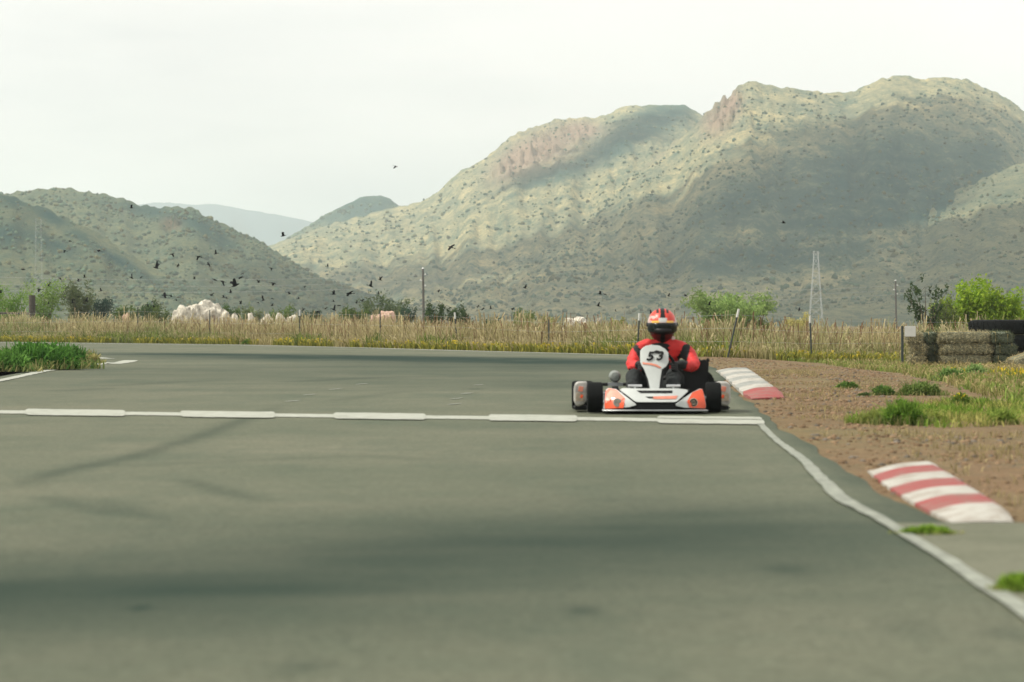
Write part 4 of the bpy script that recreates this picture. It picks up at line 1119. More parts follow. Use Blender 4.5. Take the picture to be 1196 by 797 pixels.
# ------------------------------------------------------------------ hay bales
A = NT('hay')
c = A.ramp(A.noise(20, 9, 0.9, mapscale=(1, 1, 2)), [(0.3, (0.035, 0.04, 0.022)), (0.5, (0.15, 0.15, 0.09)), (0.70, (0.52, 0.47, 0.29))])
A.L(c, A.b.inputs['Base Color']); A.b.inputs['Roughness'].default_value = 0.95; A.bump(A.noise(40, 6, 0.8), 0.03, 1.0)
M_HAY = A.m
A = NT('shaded_hay')  # darker hay: shade painted into the end-on and recessed bales
c = A.ramp(A.noise(22, 9, 0.9, mapscale=(1, 1, 2)), [(0.3, (0.03, 0.042, 0.028)), (0.52, (0.10, 0.12, 0.08)), (0.72, (0.34, 0.35, 0.22))])
A.L(c, A.b.inputs['Base Color']); A.b.inputs['Roughness'].default_value = 0.95; A.bump(A.noise(40, 6, 0.8), 0.03, 1.0)
M_HAY2 = A.m
M_TWINE = mat('baling_twine', (0.62, 0.47, 0.18), 0.8, 0.2, 20)
def bale(x, y, z, L_, W_, Hh, rz, label, m, seed=0, straw=500, tint=((0.13, 0.13, 0.08), (0.56, 0.50, 0.31)), tilt=0, twine=True):
    e = empty('hay_bale', (x, y, z), label, 'hay bale', 'hay bales stacked on the verge', rz); e.rotation_euler[1] = tilt
    bm = bmesh.new(); bmesh.ops.create_cube(bm, size=1)
    bmesh.ops.subdivide_edges(bm, edges=bm.edges[:], cuts=11, use_grid_fill=True)
    for v in bm.verts:
        c = v.co * 2; p = Vector([math.copysign(abs(q) ** 1.0, q) for q in c])
        n8 = (abs(p.x) ** 9 + abs(p.y) ** 3.5 + abs(p.z) ** 2.6) ** (1 / 3.0); n8 = max(n8, 1)
        k = 1 / n8 ** 0.9
        q = Vector((p.x * (L_ / 2) * (1 - 0.02 * (1 - k)), p.y * W_ / 2 * (0.25 + 0.75 * k), p.z * Hh / 2 * (0.12 + 0.88 * k)))
        nn = fbm(q.x * 7 + seed, q.y * 7, q.z * 9, 4)
        q += Vector((p.x, p.y, p.z)).normalized() * 0.03 * nn
        q.z += -0.02 * Hh * (p.x ** 2) + Hh / 2
        v.co = q
    me_faces = [(f.calc_center_median().copy(), f.normal.copy()) for f in bm.faces]
    bmobj('bale_body', bm, m, e, ang=60)
    # loose straw sticking out of the bale
    rs = np.random.default_rng(int(seed * 10) + 5); idx = rs.integers(0, len(me_faces), straw)
    pts = np.array([me_faces[i][0][:] for i in idx]) + rs.normal(0, 0.012, (straw, 3)); nn = np.array([me_faces[i][1][:] for i in idx])
    dr = nn * 0.5 + rs.normal(0, 0.8, (straw, 3)); dr /= np.linalg.norm(dr, axis=1)[:, None]; l = rs.uniform(0.03, 0.085, straw)[:, None]
    e2 = np.cross(dr, nn + 0.01); e2 /= np.linalg.norm(e2, axis=1)[:, None] + 1e-6; w_ = 0.005
    V = np.stack([pts - e2 * w_, pts + e2 * w_, pts + dr * l + e2 * w_ * 0.5, pts + dr * l - e2 * w_ * 0.5], 1).reshape(-1, 3)
    k = rs.random(straw)[:, None]; cc = np.repeat(np.array(tint[0]) * (1 - k) + np.array(tint[1]) * k, 4, axis=0)
    npmesh('loose_straw', V, np.arange(straw * 4).reshape(-1, 4), M_GRASS, e, col=cc)
    if twine:
        for s in (-1, 1):
            bm = bmesh.new(); yy = s * W_ * 0.26; a, b = L_ / 2 + 0.006, Hh + 0.006
            tube(bm, [(-a, yy, 0.05), (-a, yy, b * 0.8), (-a * 0.93, yy, b - 0.004), (0, yy, b + 0.004), (a * 0.93, yy, b - 0.012), (a, yy, b * 0.8), (a, yy, 0.05), (a * 0.93, yy, -0.003), (0, yy, -0.004), (-a * 0.93, yy, -0.003)], 0.0035, 6, closed=True)
            bmobj('twine', bm, M_TWINE, e)
    return e
BD = 70.0; BS = F / BD; bz = float(gz(gx(1125, BD), BD)) ; bz = H0 - (427.5 - YH) / BS
BH = 13.2 / BS
rown = ['bottom', 'middle', 'top']
for r_ in range(3):
    zz = bz + BH * r_; jj = [0.0, 0.02, -0.03][r_]
    cz = lambda px, d=BD: gx(px, d)
    bale(cz(1127) + jj, BD, zz, 58 / BS, 0.5, BH * 1.0, 0.0, f'long brown hay bale facing the track, {rown[r_]} of its stack', M_HAY, 3 + r_, 3000)
    bale(cz(1171) + jj * 1.4, BD + 0.28, zz, 1.05, 27 / BS, BH * 0.98, R(90) + jj, f'dark green hay bale seen end-on at the right of the stack, {rown[r_]} one', M_HAY2, 8 + r_, 1800, ((0.03, 0.05, 0.03), (0.18, 0.19, 0.11)))
    bale(cz(1088) - jj, BD + 0.55, zz, 1.05, 21 / BS, BH * 0.98, R(90) - jj, f'recessed dark hay bale between the left corner and the long bales, {rown[r_]} one', M_HAY2, 13 + r_, 1800, ((0.03, 0.05, 0.03), (0.18, 0.19, 0.11)))
    bale(cz(1071) + jj * 2, BD + 0.15, zz, 1.0, 18 / BS, BH * 0.98, R(84), f'ragged brown hay bale at the left corner of the stack, {rown[r_]} one', M_HAY, 18 + r_, 2500)
bale(gx(1205, 67.5), 67.5, H0 - (430 - YH) / (F / 67.5), 1.0, 0.5, 0.34, R(25), 'loose tilted straw bale at the right edge of the picture', M_HAY, 30, 1500, ((0.2, 0.18, 0.1), (0.55, 0.48, 0.3)), tilt=R(-14))

# large tyres behind the bales
M_TYRE = mat('tyre_rubber', (0.005, 0.006, 0.006), 0.9, 0.2, 10, bump=0.004, bscale=60, spec=0.15)
def tyre_profile(R_, r_, w):
    return [(r_, -w * 0.38), (r_ + 0.02, -w * 0.46), (R_ * 0.86, -w * 0.5), (R_ * 0.97, -w * 0.44), (R_, -w * 0.3), (R_, 0), (R_, w * 0.3), (R_ * 0.97, w * 0.44), (R_ * 0.86, w * 0.5), (r_ + 0.02, w * 0.46), (r_, w * 0.38), (r_ - 0.01, 0), (r_, -w * 0.38)]
for sx, px in enumerate((1178, 1266)):
    d = 73.5 + sx * 0.3; z0 = float(gz(gx(px, d), d)); top = H0 + (YH - 373.5 - sx * 1.0) / F * d; th = (top - z0) / 3
    for k in range(3):
        e = empty('large_tyre', (gx(px, d) + (0.0 if k != 1 else 0.06), d, z0 + th * k), f"{['bottom', 'middle', 'top'][k]} large black tyre of the {['stack just behind the hay bales', 'stack farther right behind the straw bale'][sx]}", 'tyre', 'large black tyres stacked behind the bales')
        bm = bmesh.new(); lathe(bm, tyre_profile(0.92, 0.52, th * 0.98), (0, 0, th / 2), 'Z', 48)
        for q in range(36):
            a = 2 * math.pi * q / 36
            for s in (-1, 1): box(bm, (0.915 * math.cos(a), 0.915 * math.sin(a), th / 2 + s * th * 0.17), (0.05, 0.05, th * 0.28), Matrix.Rotation(a, 3, 'Z') @ Matrix.Rotation(s * 0.5, 3, 'X'))
        bmobj('tread', bm, M_TYRE, e, ang=35)
# white board on a dark post behind the corner bale
d = 69.0; s = F / d
e = empty('marker_board', (gx(1062.5, d), d, float(gz(gx(1062.5, d), d))), 'small white board on a dark post at the left end of the hay bales', 'marker board'); zt = H0 + (YH - 381) / s - e.location.z; zb = H0 + (YH - 393.5) / s - e.location.z
bm = bmesh.new(); box(bm, (0.01, 0, (zt + zb) / 2), (13 / s, 0.05, zt - zb)); bevel(bm, 0.008); bmobj('board', bm, M_TIP, e)
bm = bmesh.new(); box(bm, (-0.16, 0.02, zt / 2), (0.05, 0.07, zt)); bmobj('post', bm, M_TPOST, e)

# ------------------------------------------------------------------ the kart
K = G(765, 484.6); K.z = 0.009
kart = empty('go_kart', K, 'white and orange racing kart number 53 on the start line', 'go kart')
M_KWHT = mat('white_bodywork', (0.44, 0.465, 0.445), 0.35, 0.08, 6, coat=0.3)
M_KORG = mat('orange_bodywork', (0.70, 0.075, 0.012), 0.35, 0.12, 9, coat=0.3)
M_KPINK = mat('faded_orange_sticker', (0.58, 0.20, 0.13), 0.4, 0.2, 14)
M_KBLK = mat('black_plastic', (0.007, 0.008, 0.008), 0.6, 0.2, 10, spec=0.2)
M_KGRY = mat('grey_metal', (0.30, 0.32, 0.32), 0.4, 0.15, 10, metal=0.7)
M_TAN = mat('tan_sticker', (0.36, 0.30, 0.22), 0.5, 0.4, 30)
M_SILV = mat('silver', (0.55, 0.56, 0.56), 0.3, 0.1, 10, metal=0.8)
zx = lambda X: (X - 558) / 728.0
zz_ = lambda Y: (717 - Y) / 728.0
def ppoly(pts, off=0.0): return [(zx(a), zz_(b)) for a, b in pts]
def nosey(x, z): return 0.14 * (abs(x) / 0.42) ** 2.2 + 0.10 * max(0, z - 0.1) / 0.1      # nose sweeps back to the sides and the top
def plate_part(name, poly, y0, th, m, parent, bev=0.006, yf=nosey, cuts=2):
    bm = bmesh.new(); prism(bm, poly, y0, y0 + th, yfun=None)
    bmesh.ops.triangulate(bm, faces=bm.faces[:]);
    for _ in range(cuts): bmesh.ops.subdivide_edges(bm, edges=[e for e in bm.edges if e.calc_length() > 0.05], cuts=1)
    bmesh.ops.triangulate(bm, faces=bm.faces[:])
    for v in bm.verts: v.co.y += yf(v.co.x, v.co.z)
    o = bmobj(name, bm, m, parent, ang=30)
    if bev:
        md = o.modifiers.new('b', 'BEVEL'); md.width = bev; md.segments = 2; md.limit_method = 'ANGLE'; md.angle_limit = R(50)
    return o
# wheels
def wheel(x, y, R_, w, name_, front_=True):
    bm = bmesh.new(); lathe(bm, [(R_ * 0.52, -w * 0.40), (R_ * 0.62, -w * 0.47), (R_ * 0.84, -w * 0.5), (R_ * 0.95, -w * 0.47), (R_ * 0.995, -w * 0.38), (R_, -w * 0.2), (R_, w * 0.2), (R_ * 0.995, w * 0.38), (R_ * 0.95, w * 0.47), (R_ * 0.84, w * 0.5), (R_ * 0.62, w * 0.47), (R_ * 0.52, w * 0.40)], (0, 0, 0), 'X', 40)
    t = bmobj(name_, bm, M_TYRE, kart, ang=40); t.location = (x, y, R_); t.rotation_euler = (0, 0, 0.0)
    bm = bmesh.new(); lathe(bm, [(R_ * 0.53, -w * 0.42), (R_ * 0.46, -w * 0.38), (R_ * 0.42, -w * 0.1), (R_ * 0.18, -w * 0.05), (0.02, -w * 0.12), (0.001, -w * 0.12)], (0, 0, 0), 'X', 24)
    lathe(bm, [(R_ * 0.53, w * 0.42), (R_ * 0.46, w * 0.38), (R_ * 0.42, w * 0.1), (R_ * 0.18, w * 0.05), (0.02, w * 0.12), (0.001, w * 0.12)], (0, 0, 0), 'X', 24)
    bmobj('rim', bm, M_SILV, t)
    return t
wheel(-0.505, 0.30, 0.132, 0.135, 'front_wheel'); wheel(0.515, 0.30, 0.132, 0.135, 'front_wheel')
wheel(-0.59, 1.32, 0.128, 0.19, 'rear_wheel'); wheel(0.59, 1.32, 0.128, 0.19, 'rear_wheel')
M_POD = mat('scuffed_white_pod', (0.36, 0.35, 0.32), 0.5, 0.35, 14)
# side pods: white shell, tan marks, black lower lip
for s in (-1, 1):
    poly = [(s * 0.565, 0.268), (s * 0.655, 0.266), (s * 0.682, 0.235), (s * 0.685, 0.09), (s * 0.655, 0.045), (s * 0.60, 0.06), (s * 0.572, 0.10)]
    bm = bmesh.new(); prism(bm, poly, 0.52, 1.12)
    for v in bm.verts:
        if v.co.y > 1: v.co.x *= 0.985; v.co.z *= 0.92
    p_ = bmobj('side_pod', bm, M_POD, kart, ang=30); md = p_.modifiers.new('b', 'BEVEL'); md.width = 0.018; md.segments = 3; md.limit_method = 'ANGLE'
    for mm, cx, cz, sw, sh, rot in ((M_KPINK, 0.622, 0.20, 0.04, 0.045, 0.2), (M_TAN, 0.632, 0.125, 0.07, 0.06, 0), (M_KORG, 0.615, 0.135, 0.022, 0.03, 0.3), (M_TAN, 0.636, 0.158, 0.05, 0.02, 0.1)):
        bm = bmesh.new(); box(bm, (s * cx, 0.512 - 0.002 * abs(rot * 5), cz), (sw, 0.006, sh), Matrix.Rotation(rot, 3, 'Y')); bevel(bm, 0.002, 1); bmobj('sticker', bm, mm, p_, smooth=False)
    bm = bmesh.new(); box(bm, (s * 0.62, 0.80, 0.035), (0.12, 0.52, 0.035)); bevel(bm, 0.012); bmobj('pod_lip', bm, M_KBLK, p_)
    bm = bmesh.new(); tube(bm, [(s * 0.30, 0.62, 0.07), (s * 0.56, 0.62, 0.09), (s * 0.60, 0.7, 0.09), (s * 0.60, 0.98, 0.09), (s * 0.56, 1.05, 0.09), (s * 0.30, 1.05, 0.07)], 0.012, 8); bmobj('side_bar', bm, M_KGRY, kart)
# nose: white upper wing, orange and white lobes, black lower bumper
nose = plate_part('nose_cone', ppoly([(345, 572), (362, 563), (400, 561), (470, 563), (640, 563), (700, 562), (762, 570), (772, 580), (698, 640), (682, 646), (448, 646), (432, 640)]), 0.0, 0.14, M_KWHT, kart)
plate_part('nose_slot', ppoly([(446, 574), (672, 574), (668, 590), (470, 590)]), -0.004, 0.02, M_KBLK, nose, 0.0)
plate_part('nose_slot', ppoly([(500, 611), (548, 611), (548, 621), (520, 621)]), -0.004, 0.02, M_KBLK, nose, 0.0)
plate_part('nose_stripe', ppoly([(548, 610), (704, 606), (690, 626), (548, 626)]), -0.005, 0.02, M_KPINK, nose, 0.0)
plate_part('nose_edge', ppoly([(352, 571), (362, 565), (448, 640), (690, 640), (774, 566), (786, 570), (694, 652), (440, 652)]), 0.012, 0.14, M_KBLK, nose, 0.0)
for sx in (-1, 1):
    if sx < 0:
        lobe = [(258, 572), (275, 562), (322, 568), (438, 655), (440, 664), (398, 676), (262, 690), (245, 684), (243, 668), (254, 610)]
        tri = [(256, 578), (275, 563), (320, 570), (372, 622), (362, 682), (250, 688), (246, 668)]
        disk = (326, 648)
    else:
        lobe = [(790, 592), (850, 566), (863, 568), (870, 590), (882, 668), (880, 684), (866, 688), (740, 680), (690, 668), (688, 656)]
        tri = [(796, 588), (850, 567), (862, 569), (868, 590), (880, 668), (876, 686), (775, 680), (760, 640)]
        disk = (800, 648)
    lb = plate_part('nose_lobe', ppoly(lobe), -0.02, 0.12, M_KWHT, kart)
    plate_part('orange_panel', ppoly(tri), -0.026, 0.02, M_KORG if sx > 0 else M_KORG, lb, 0.0)
    if sx < 0: plate_part('faded_patch', ppoly([(285, 572), (320, 575), (366, 620), (352, 632), (300, 612), (275, 640), (262, 600)]), -0.031, 0.012, M_KPINK, lb, 0.0)
    bm = bmesh.new(); cx, cz = zx(disk[0]), zz_(disk[1]); yy = -0.032 + nosey(cx, cz)
    lathe(bm, [(0.001, 0), (0.036, 0), (0.038, 0.006), (0.038, 0.02)], (cx, yy, cz), 'Y', 24); bmobj('round_emblem', bm, M_TAN, lb)
    bm = bmesh.new(); lathe(bm, [(0.022, -0.003), (0.030, -0.003), (0.031, 0.004)], (cx, yy, cz), 'Y', 24)
    for q in range(5): box(bm, (cx - 0.014 + 0.007 * q, yy - 0.002, cz + 0.004 * ((q * 2) % 3 - 1)), (0.003, 0.003, 0.022))
    bmobj('emblem_ring', bm, M_KBLK if sx > 0 else M_KGRY, lb)
plate_part('front_bumper', ppoly([(250, 688), (440, 652), (690, 652), (878, 686), (860, 702), (560, 708), (262, 702)]), 0.015, 0.10, M_KBLK, kart)
bm = bmesh.new(); box(bm, (0.0, 0.60, 0.028), (0.90, 1.35, 0.012)); bevel(bm, 0.004, 1)
bmobj('floor_tray', bm, M_KGRY, kart)
bm = bmesh.new()
for s in (-1, 1):
    tube(bm, [(s * 0.28, 0.12, 0.05), (s * 0.33, 0.5, 0.05), (s * 0.33, 0.95, 0.05), (s * 0.36, 1.45, 0.06)], 0.016, 8)
tube(bm, [(-0.28, 0.12, 0.05), (0.28, 0.12, 0.05)], 0.016, 8); tube(bm, [(-0.36, 1.45, 0.06), (0.36, 1.45, 0.06)], 0.016, 8)
tube(bm, [(-0.33, 0.7, 0.05), (0.33, 0.7, 0.05)], 0.016, 8)
bmobj('chassis', bm, M_KGRY, kart)
bm = bmesh.new(); tube(bm, [(-0.60, 1.32, 0.14), (0.60, 1.32, 0.14)], 0.02, 12); bmobj('rear_axle', bm, M_KGRY, kart)
for s in (-1, 1):
    bm = bmesh.new(); tube(bm, [(s * 0.30, 0.30, 0.09), (s * 0.40, 0.30, 0.125), (s * 0.47, 0.30, 0.13)], 0.012, 8); box(bm, (s * 0.425, 0.28, 0.135), (0.03, 0.05, 0.04)); bmobj('stub_axle', bm, M_SILV, kart)
bm = bmesh.new(); tube(bm, [(-0.5, 1.55, 0.14), (-0.2, 1.62, 0.14), (0.2, 1.62, 0.14), (0.5, 1.55, 0.14)], 0.02, 8); tube(bm, [(-0.45, 1.56, 0.22), (0.45, 1.56, 0.22)], 0.015, 8); bmobj('rear_bumper', bm, M_KBLK, kart)
# number panel (leans back) with the stem down to the nose
def pany(x, z): return 0.22 + (z - 0.2) * 0.42 + 0.35 * x * x * 4
pan = plate_part('number_panel', ppoly([(491, 312), (512, 298), (545, 290), (600, 296), (634, 316), (655, 340), (656, 398), (640, 425), (612, 445), (598, 520), (592, 566), (535, 566), (524, 510), (498, 440), (484, 420), (476, 395), (478, 330)]), 0.0, 0.02, M_KWHT, kart, 0.005, pany)
plate_part('orange_swoosh', ppoly([(488, 398), (505, 402), (545, 405), (580, 414), (608, 432), (600, 438), (566, 422), (530, 415), (492, 412)]), -0.006, 0.01, M_KPINK, pan, 0.0, pany)
for sx in (-1, 1):
    poly = [(502, 442), (512, 440), (536, 560), (522, 560)] if sx < 0 else [(612, 448), (626, 440), (612, 560), (592, 560)]
    plate_part('panel_edge', ppoly(poly), 0.003, 0.03, M_KBLK, pan, 0.0, pany)
for ch, X, Y, hgt in (('5', 535, 364, 60), ('3', 596, 362, 60)):
    cu = bpy.data.curves.new('digit', 'FONT'); cu.body = ch; cu.align_x = 'CENTER'; cu.align_y = 'CENTER'; cu.size = hgt / 728 * 1.35; cu.extrude = 0.003; cu.offset = 0.0032; cu.shear = 0.25
    tmp = bpy.data.objects.new('tmp', cu); C.objects.link(tmp); bpy.context.view_layer.update()
    me = bpy.data.meshes.new_from_object(tmp.evaluated_get(bpy.context.evaluated_depsgraph_get())); bpy.data.objects.remove(tmp)
    for v in me.vertices: v.co.x *= 1.12
    o = link('number', me, M_KBLK, pan); x, z = zx(X), zz_(Y); o.location = (x, pany(x, z) - 0.007, z); o.rotation_euler = (R(90) - math.atan(0.42), 0, 0)
plate_part('dark_mark', ppoly([(562, 332), (578, 324), (596, 328), (610, 338), (596, 345), (574, 343)]), -0.006, 0.01, M_KBLK, pan, 0.0, pany)
# steering
bm = bmesh.new(); sw = Vector((0.05, 0.52, 0.40)); ax = Vector((0, -0.75, -0.45)).normalized(); u = Vector((1, 0, 0)); v_ = ax.cross(u)
tube(bm, [sw + 0.14 * (math.cos(a) * u + math.sin(a) * v_) for a in [2 * math.pi * k / 28 for k in range(28)]], 0.014, 8, closed=True)
for a in (0.2, math.pi - 0.2, -math.pi / 2): tube(bm, [sw, sw + 0.14 * (math.cos(a) * u + math.sin(a) * v_)], 0.010, 6)
bmobj('steering_wheel', bm, M_KBLK, kart)
bm = bmesh.new(); tube(bm, [sw, (0.03, 0.22, 0.08)], 0.011, 8); bmobj('steering_column', bm, M_KGRY, kart)
# seat
bm = bmesh.new(); rings = []
for z, wd, y0, y1 in ((0.06, 0.15, 0.80, 1.16), (0.12, 0.19, 0.84, 1.20), (0.25, 0.20, 0.93, 1.24), (0.38, 0.185, 1.05, 1.28), (0.47, 0.14, 1.14, 1.30)):
    rings.append([bm.verts.new((0.11 + wd * math.cos(a), (y0 + y1) / 2 + (y1 - y0) / 2 * math.sin(a), z)) for a in [R(-20 + 220 * k / 14) for k in range(15)]])
for i in range(4):
    for k in range(14): bm.faces.new((rings[i][k], rings[i][k + 1], rings[i + 1][k + 1], rings[i + 1][k]))
bm.faces.new(rings[0][::-1])
o = bmobj('seat', bm, M_KBLK, kart); md = o.modifiers.new('s', 'SOLIDIFY'); md.thickness = 0.012
# engine with fins at the right, airbox, radiator, exhaust at the left
bm = bmesh.new(); box(bm, (0.42, 1.05, 0.17), (0.20, 0.24, 0.16)); bevel(bm, 0.015)
for k in range(7): box(bm, (0.42, 1.05, 0.265 + k * 0.022), (0.15, 0.17, 0.008))
lathe(bm, [(0.0, 0.46), (0.03, 0.455), (0.035, 0.40), (0.035, 0.25)], (0.42, 1.05, 0), 'Z', 12)
bmobj('engine', bm, M_KBLK, kart)
bm = bmesh.new(); prism(bm, [(0.235, 0.12), (0.50, 0.12), (0.515, 0.44), (0.49, 0.455), (0.36, 0.43), (0.30, 0.36), (0.24, 0.34)], 0.86, 0.94); bevel(bm, 0.01, 2)
rad_ = bmobj('airbox', bm, M_KBLK, kart)
bm = bmesh.new(); box(bm, (0.506, 0.87, 0.445), (0.03, 0.04, 0.04)); bevel(bm, 0.008); bmobj('airbox_clip', bm, M_KBLK, rad_)
bm = bmesh.new(); prism(bm, [(0.50, 0.20), (0.585, 0.20), (0.565, 0.30), (0.515, 0.35)], 1.0, 1.2); bevel(bm, 0.015, 2); bmobj('chain_guard', bm, M_KBLK, kart)
bm = bmesh.new(); lathe(bm, [(0.001, -0.10), (0.036, -0.095), (0.052, -0.05), (0.052, 0.05), (0.036, 0.10), (0.001, 0.105)], (-0.315, 0.86, 0.305), 'Y', 20)
ex = bmobj('silencer', bm, mat('dull_aluminium', (0.20, 0.22, 0.20), 0.5, 0.2, 10, metal=0.3), kart)
bm = bmesh.new(); tube(bm, [(-0.315, 0.9, 0.26), (-0.31, 0.9, 0.20), (-0.28, 0.95, 0.14), (-0.2, 1.0, 0.12)], 0.03, 10); box(bm, (-0.31, 0.84, 0.235), (0.13, 0.08, 0.03)); bmobj('exhaust_pipe', bm, M_KGRY, kart)
for s in (-1, 1):
    bm = bmesh.new(); x = -0.165 if s < 0 else 0.165
    tube(bm, [(x - 0.06, 0.16, 0.235), (x + 0.06, 0.16, 0.235)], 0.011, 8); tube(bm, [(x, 0.16, 0.235), (x, 0.20, 0.06)], 0.009, 8); bmobj('pedal', bm, M_SILV, kart)

# ------------------------------------------------------------------ the driver
M_RED = mat('red_suit', (0.50, 0.014, 0.012), 0.65, 0.16, 16, bump=0.006, bscale=14)
M_SBLK = mat('black_suit_panel', (0.007, 0.008, 0.008), 0.9, 0.2, 16, bump=0.005, bscale=14)
M_LEG = mat('dark_grey_trousers', (0.009, 0.012, 0.012), 0.95, 0.25, 14, bump=0.006, bscale=14)
person = empty('person', K, 'kart driver in a red and black suit and helmet gripping the wheel', 'person')
J = {}; E = []; RD = {}
def jn(n, p, r, par=None):
    J[n] = Vector(p); RD[n] = r
    if par: E.append((par, n))
jn('pelvis', (0.11, 1.00, 0.20), (0.155, 0.12)); jn('waist', (0.11, 1.04, 0.32), (0.135, 0.11), 'pelvis'); jn('chest', (0.11, 1.03, 0.46), (0.16, 0.12), 'waist')
jn('upper', (0.11, 1.02, 0.545), (0.13, 0.10), 'chest'); jn('neck', (0.11, 1.00, 0.62), (0.065, 0.065), 'upper'); jn('headb', (0.11, 0.99, 0.72), (0.075, 0.08), 'neck'); jn('head', (0.11, 0.985, 0.80), (0.07, 0.08), 'headb')
for s, n in ((-1, 'l'), (1, 'r')):
    jn(n + 'sh', (0.11 + s * 0.185, 1.0, 0.555), (0.078, 0.078), 'upper'); jn(n + 'ua', (0.11 + s * 0.245, 0.91, 0.48), (0.066, 0.066), n + 'sh')
    jn(n + 'el', (0.11 + s * 0.275, 0.80, 0.395), (0.058, 0.058), n + 'ua'); jn(n + 'fa', (0.10 + s * 0.215, 0.67, 0.40), (0.046, 0.046), n + 'el'); jn(n + 'wr', (0.05 + s * 0.155, 0.565, 0.415), (0.030, 0.030), n + 'fa')
    jn(n + 'hip', (0.11 + s * 0.10, 0.92, 0.19), (0.10, 0.10), 'pelvis'); jn(n + 'th', (0.07 + s * 0.15, 0.76, 0.27), (0.088, 0.088), n + 'hip'); jn(n + 'kn', (0.01 + s * 0.175, 0.60, 0.325), (0.066, 0.066), n + 'th')
    jn(n + 'ca', (0.0 + s * 0.175, 0.42, 0.235), (0.058, 0.058), n + 'kn'); jn(n + 'an', (0.0 + s * 0.17, 0.25, 0.13), (0.04, 0.04), n + 'ca')
names = list(J)
def skinmesh(J, E, RD, root, sub=2):
    nm = list(J); me = bpy.data.meshes.new('sk'); me.from_pydata([J[n][:] for n in nm], [(nm.index(a), nm.index(b)) for a, b in E], [])
    ob = bpy.data.objects.new('sk', me); C.objects.link(ob)
    ob.modifiers.new('s', 'SKIN'); md = ob.modifiers.new('u', 'SUBSURF'); md.levels = sub; md.render_levels = sub
    if not me.skin_vertices: me.skin_vertices.new()
    for i, n in enumerate(nm):
        me.skin_vertices[0].data[i].radius = RD[n]; me.skin_vertices[0].data[i].use_root = (n == root)
    bpy.context.view_layer.update()
    m2 = bpy.data.meshes.new_from_object(ob.evaluated_get(bpy.context.evaluated_depsgraph_get())); bpy.data.objects.remove(ob); return m2
bme = skinmesh(J, E, RD, 'pelvis', 3)
body = link('body', bme, [M_RED, M_SBLK, M_LEG], person)
for v in bme.vertices:   # folds in the cloth
    n = v.normal; v.co += n * (0.010 * fbm(v.co.x * 14, v.co.y * 9, v.co.z * 24, 3) + 0.007 * abs(fbm(v.co.x * 30, v.co.y * 18, v.co.z * 40, 2)))
def near(p, a, b):
    ab = b - a; t = max(0, min(1, (p - a).dot(ab) / ab.length_squared)); return (p - (a + ab * t)).length, t
for f in bme.polygons:
    f.use_smooth = True; c = f.center; mi = 0; cx = c.x
    legs = min(min(near(c, J[q + 'hip'], J[q + 'th'])[0], near(c, J[q + 'th'], J[q + 'kn'])[0]) for q in 'lr')
    shin = min(min(near(c, J[q + 'kn'], J[q + 'ca'])[0], near(c, J[q + 'ca'], J[q + 'an'])[0]) for q in 'lr')
    arm = min(min(near(c, J[q + 'ua'], J[q + 'el'])[0], near(c, J[q + 'el'], J[q + 'fa'])[0], near(c, J[q + 'fa'], J[q + 'wr'])[0]) for q in 'lr')
    wob = 0.008 * fbm(c.x * 20, c.z * 20, 2)
    if (legs < 0.115 or shin < 0.085 or c.z < 0.27) and arm > 0.052: mi = 2
    elif c.z > 0.635: mi = 1
    elif 0.02 + wob < cx < 0.165 + wob and c.z < 0.60 + wob and c.y < 1.0 and arm > 0.05: mi = 1
    elif c.y < 1.02 and 0.255 + wob < cx - 0.25 * (c.z - 0.5) < 0.335 + wob and 0.41 < c.z - 0.5 * (cx - 0.3) < 0.575: mi = 1
    elif c.y < 1.02 and -0.125 + wob < cx + 0.5 * (c.z - 0.5) < -0.065 + wob and 0.36 < c.z < 0.585: mi = 1
    else:
        for q in 'lr':
            d3, t3 = near(c, J[q + 'fa'], J[q + 'wr'])
            if t3 > 0.35 and d3 < 0.06: mi = 1
    f.material_index = mi
# helmet: one shell with painted zones, dark visor, chin bar
M_HW = mat('helmet_white', (0.46, 0.33, 0.30), 0.4, 0.12, 18, coat=0.1)
M_HR = mat('helmet_red', (0.55, 0.035, 0.015), 0.4, 0.25, 18, coat=0.1)
M_HB = mat('helmet_black', (0.007, 0.007, 0.007), 0.45, 0.1, 10, spec=0.25)
M_HY = mat('helmet_yellow', (0.75, 0.42, 0.06), 0.3, 0.2, 20, coat=0.5)
M_HG = mat('helmet_grey', (0.45, 0.46, 0.44), 0.3, 0.1, 20, coat=0.5)
M_HD = mat('helmet_dark_red', (0.10, 0.010, 0.010), 0.5, 0.3, 20, spec=0.3)
bm = bmesh.new(); bmesh.ops.create_uvsphere(bm, u_segments=96, v_segments=72, radius=1)
hc = Vector((0.108, 0.985, 0.757))
for v in bm.verts:
    n = v.co.copy(); x, y, z = n
    X = x * 0.131; Y = y * 0.150; Z = z * 0.150
    if z < -0.1:   # narrower, forward chin
        k = (-0.1 - z) / 0.9; X *= 1 - 0.22 * k; Z *= 1.12
        if y < 0: Y -= 0.035 * math.sin(min(1, k * 1.6) * math.pi) * (-y); 
        else: Y *= 1 - 0.15 * k
        Z = max(Z, -0.158)
    v.co = Vector((X, Y, Z))
